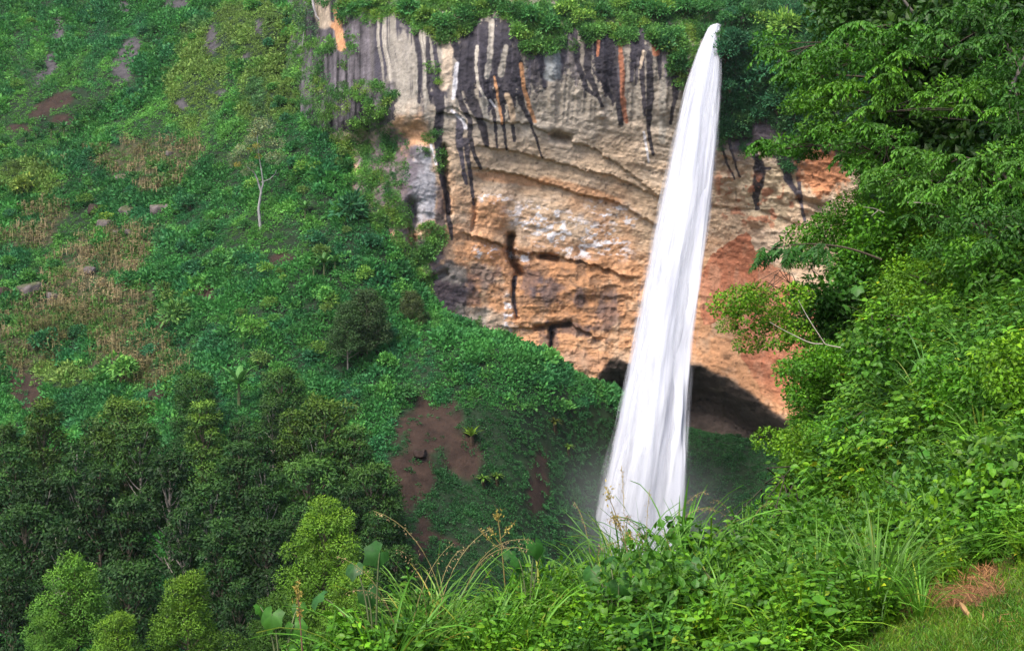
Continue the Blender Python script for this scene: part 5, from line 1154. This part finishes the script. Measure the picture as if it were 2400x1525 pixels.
for lab, segs in (('bare pale forked twig arching out of the shrubs over the hollow', [[(1975,815,26),(1935,808,26),(1930,800,26),(1900,755,26),(1880,720,26),(1870,700,26)],[(1932,806,26),(1900,805,26),(1860,785,26),(1830,770,26),(1800,752,26)]]), ('bare pale twig curving across the leaves below the layered tree', [[(2075,500,29),(2050,488,29),(2020,485,29)],[(2060,492,29),(2040,508,29)]]), ('thin pale stem lying across the leaves of the right bank', [[(2120,475,27),(2170,475,27),(2210,485,27)]]), ('grey diagonal trunk at the right edge among the trees', [[(2362,220,25),(2385,175,25),(2410,120,25)]]), ('dark diagonal trunk in the black gap at the top', [[(2150,40,34),(2128,15,34),(2105,-20,34)]])):
    g = Geo(); b = None; w_ = .045 if 'trunk' in lab else .014
    for s_ in segs:
        gg, bb = pix_tube('t', '', '', s_, w_, w_ * (.9 if 'trunk' in lab else .4), [.42, .37, .30] if 'pale' in lab else [.16, .14, .12])
        if b is None: b = bb
        V, Q, K = gg.get(); g.add(V + (bb - b), Q, K)
    tag(link('dead_branch', g.mesh('twig', True), M_bark, None, b), lab, 'branch')
def stalk(lab, foot, tip, side, col):
    h, ok = bankpt(*foot); b = h[0]; d = proj(b)[2]; t = P(*tip, d) - b; g, gf = Geo(), Geo(); hds = [gf]; V, Q = tube(bez([0, 0, 0], [t[0] * .3, 0, t[2] * .6], t, 10), np.linspace(.007, .003, 10), 4); g.add(V, Q, col)
    for k, (du, dv) in enumerate(side):
        e = P(tip[0] + du, tip[1] + dv, d) - b; s0 = t * (.72 + .04 * k); V, Q = tube(bez(s0, (s0 + e) / 2 + [0, 0, -.03], e, 6), .003, 3); g.add(V, Q, col); n = 26
        q = s0 + (e - s0) * rng.uniform(.4, 1, (n, 1)) + rng.normal(0, .010, (n, 3)); V, Q = cards(q, rand_dir(n), rand_dir(n), .022, .012); gk = Geo(); hds.append(gk); gk.add(V, Q, np.repeat(np.array([[.40, .30, .08]]) * rng.uniform(.6, 1.2, (n, 1)), 4, 0))
    n = 60; q = t + rng.normal(0, .016, (n, 3)) * [1, 1, 2.2]; V, Q = cards(q, rand_dir(n) + [0, 0, .8], rand_dir(n), .028, .012); gf.add(V, Q, np.repeat(np.array([[.42, .32, .08]]) * rng.uniform(.6, 1.2, (n, 1)), 4, 0))
    r = empty('flowering_stalk', b, lab, 'stalk'); link('stem', g.mesh('stem'), M_bark, r); [link('flower_head', q_.mesh('flower_head'), M_dry, r) for q_ in hds]
stalk('thin yellow flowering stalk with two side arms standing above the bank edge', (1190,1480), (1166,1208), [(-45,30),(-20,25),(40,15)], [.24, .17, .06])
stalk('slender nodding seed stalk seen against the white water', (1500,1450), (1425,1160), [(10,40),(22,48),(30,80),(60,100)], [.25, .19, .09])
stalk('pinkish knobbly flower stalk at the left end of the bank', (715,1640), (697,1390), [(4,20),(6,40)], [.20, .10, .07])
def curl(S, seed):
    u_, v_ = np.meshgrid(np.linspace(-1, 1, 9), np.linspace(-1, 1, 7), indexing='ij'); w_ = np.sqrt(np.clip(1 - .9 * u_ ** 2, .02, 1))
    p = np.stack([u_ * S, v_ * w_ * S * .55, S * (.45 * v_ ** 2 * w_ + .25 * u_ ** 2 + .1 * fbm(np.stack([u_, v_], -1) * 2 + seed, 2, 5))], -1); k = np.array([.40, .24, .11]) * (1 + .35 * fbm(np.stack([u_, v_], -1) * 2 + seed, 3, 6))[..., None]
    return make_mesh('dead_leaf', p.reshape(-1, 3), grid_quads(9, 7), k.reshape(-1, 3), True)
for k, (u, v, S, lab) in enumerate(((1898,1468,.075,'curled brown dead leaf lying lowest at the herb edge, the largest one'), (1878,1452,.055,'curled tan dead leaf just behind the largest one'), (1985,1452,.06,'orange brown dead leaf lying right of the curled pair'), (1965,1445,.045,'pale dead leaf beside the orange brown one'), (2255,1450,.05,'flat dead leaf on the edge of the lawn'))):
    h, ok = bankpt(u, v); tag(link('dead_leaf', curl(S, k * 3.3), M_dry, None, h[0] + [0, 0, .27 if u < 2100 else .05], (rng.normal(.5, .3), rng.normal(0, .4), rng.uniform(0, 6.28)), 1.2), lab, 'leaf')
def flower_mesh(L, w_, n, col):
    a = np.arange(n) * 6.283 / n; ax = np.c_[np.cos(a), np.sin(a), .35 + 0 * a]; V, Q = leaves(np.zeros((n, 3)), ax, np.tile([0, 0, 1.], (n, 1)), L, w_); g = Geo(); g.add(V, Q, col); V, Q = tube([[0, 0, -.10], [0, 0, 0.0]], .003, 4); g.add(V, Q, [.06, .12, .03]); return g.mesh('flower')
fo, fw = flower_mesh(.028, .018, 6, [.75, .30, .03]), flower_mesh(.035, .026, 5, [.75, .70, .66])
for u, v, t in ((1867,1207,0),(1925,1260,0),(2010,1272,0),(1810,1302,0),(1840,1290,0),(2035,1270,0),(2325,1080,0),(2345,1155,0),(2387,1155,0),(1735,1360,0),(1985,1300,0),(1805,1312,1),(1873,1120,1),(2022,860,1),(2045,880,1)):
    h, ok = bankpt(u, v + 20); d = proj(h[0])[2]; c = P(u, v, d - .25)
    tag(link('flower', fw if t else fo, M_dry, None, c, (.9, 0, rng.uniform(0, 6.28)), 1 if d < 16 else 1.6), 'small white flower showing among the herbs of the bank' if t else 'small orange flower showing among the herbs of the bank', 'flower', 'white flowers on the bank' if t else 'orange flowers on the bank')
gp = Geo(); n = 60; q = np.c_[rng.normal(0, .008, (n, 2)), rng.uniform(0, .22, n)]; V, Q = cards(q, rand_dir(n), rand_dir(n), .022, .014); gp.add(V, Q, np.repeat(np.array([[.075, .055, .19]]) * rng.uniform(.6, 1.4, (n, 1)), 4, 0)); spm = gp.mesh('flower_spike')
for u, v in ((1990,1120),(1960,1130),(2310,900),(2325,925),(2355,870)):
    h, ok = bankpt(u, v + 25); d = proj(h[0])[2]; tag(link('flower_spike', spm, M_dry, None, P(u, v + 14, d - .3), (rng.normal(0, .2), rng.normal(0, .2), 0), 1.3), 'purple flower spike rising from the herbs of the right bank', 'flower', 'purple flower spikes')

# ------------------------------------------------------------------ two pale barked trees of the slope
GG, OC = (.105, .125, .085), (.150, .120, .030); b = hillpt(611, 535)[0]; db_ = proj(b)[2]
lumps_plant('pale_tree', 'slender tree with bare white forked trunk and thin crown on the open slope', 'tree', b, [(u, v, db_ + rng.normal(0, 1.2), r_, c_) for u, v, r_, c_ in ((572,350,20,GG),(600,305,20,GG),(556,378,20,GG),(588,392,16,GG),(640,372,20,GG),(622,300,24,GG),(650,335,20,GG),(560,352,14,GG),(608,350,16,GG),(585,325,14,GG),(545,365,14,GG),(630,335,18,GG),(655,365,16,GG),(575,405,12,GG),(610,290,18,GG),(594,318,10,OC),(600,342,9,OC),(606,368,9,OC),(556,386,9,OC),(584,352,8,OC))],
  [ball(260, .26, .45) for _ in range(3)], GG, mat=M_far, stemc=(.27, .26, .25), part='crown', trunk=[([(611,540,db_),(606,490,db_),(612,450,db_),(603,420,db_),(596,405,db_),(580,392,db_)], .27, .07), ([(611,452,db_),(617,430,db_),(612,395,db_),(606,360,db_),(602,315,db_)], .17, .05), ([(612,428,db_),(632,420,db_),(645,408,db_),(648,398,db_)], .10, .05)])
b = on_cliff(742, 60) + np.array([0, -.8, 0]); db_ = proj(b)[2] - .5
lumps_plant('pale_tree', 'pale trunked tree with hanging roots clinging to the left end of the cliff', 'tree', b, [(u, v, db_, r_) for u, v, r_ in ((755,68,20),(770,55,14),(745,85,16),(765,85,14),(715,25,22),(720,60,18),(700,50,18))], [ball(150, .26, .5) for _ in range(2)], (.035, .075, .045), mat=M_far, stemc=(.36, .33, .34), part='crown', trunk=[([(732,-20,db_),(734,10,db_),(741,38,db_),(752,50,db_),(768,56,db_)], .30, .12), ([(750,90,db_),(751,125,db_),(744,150,db_),(738,180,db_)], .10, .06), ([(758,92,db_),(760,118,db_)], .07, .05), ([(768,95,db_),(764,120,db_)], .06, .04), ([(745,90,db_),(742,120,db_)], .06, .04), ([(712,75,db_),(708,110,db_)], .06, .04)])
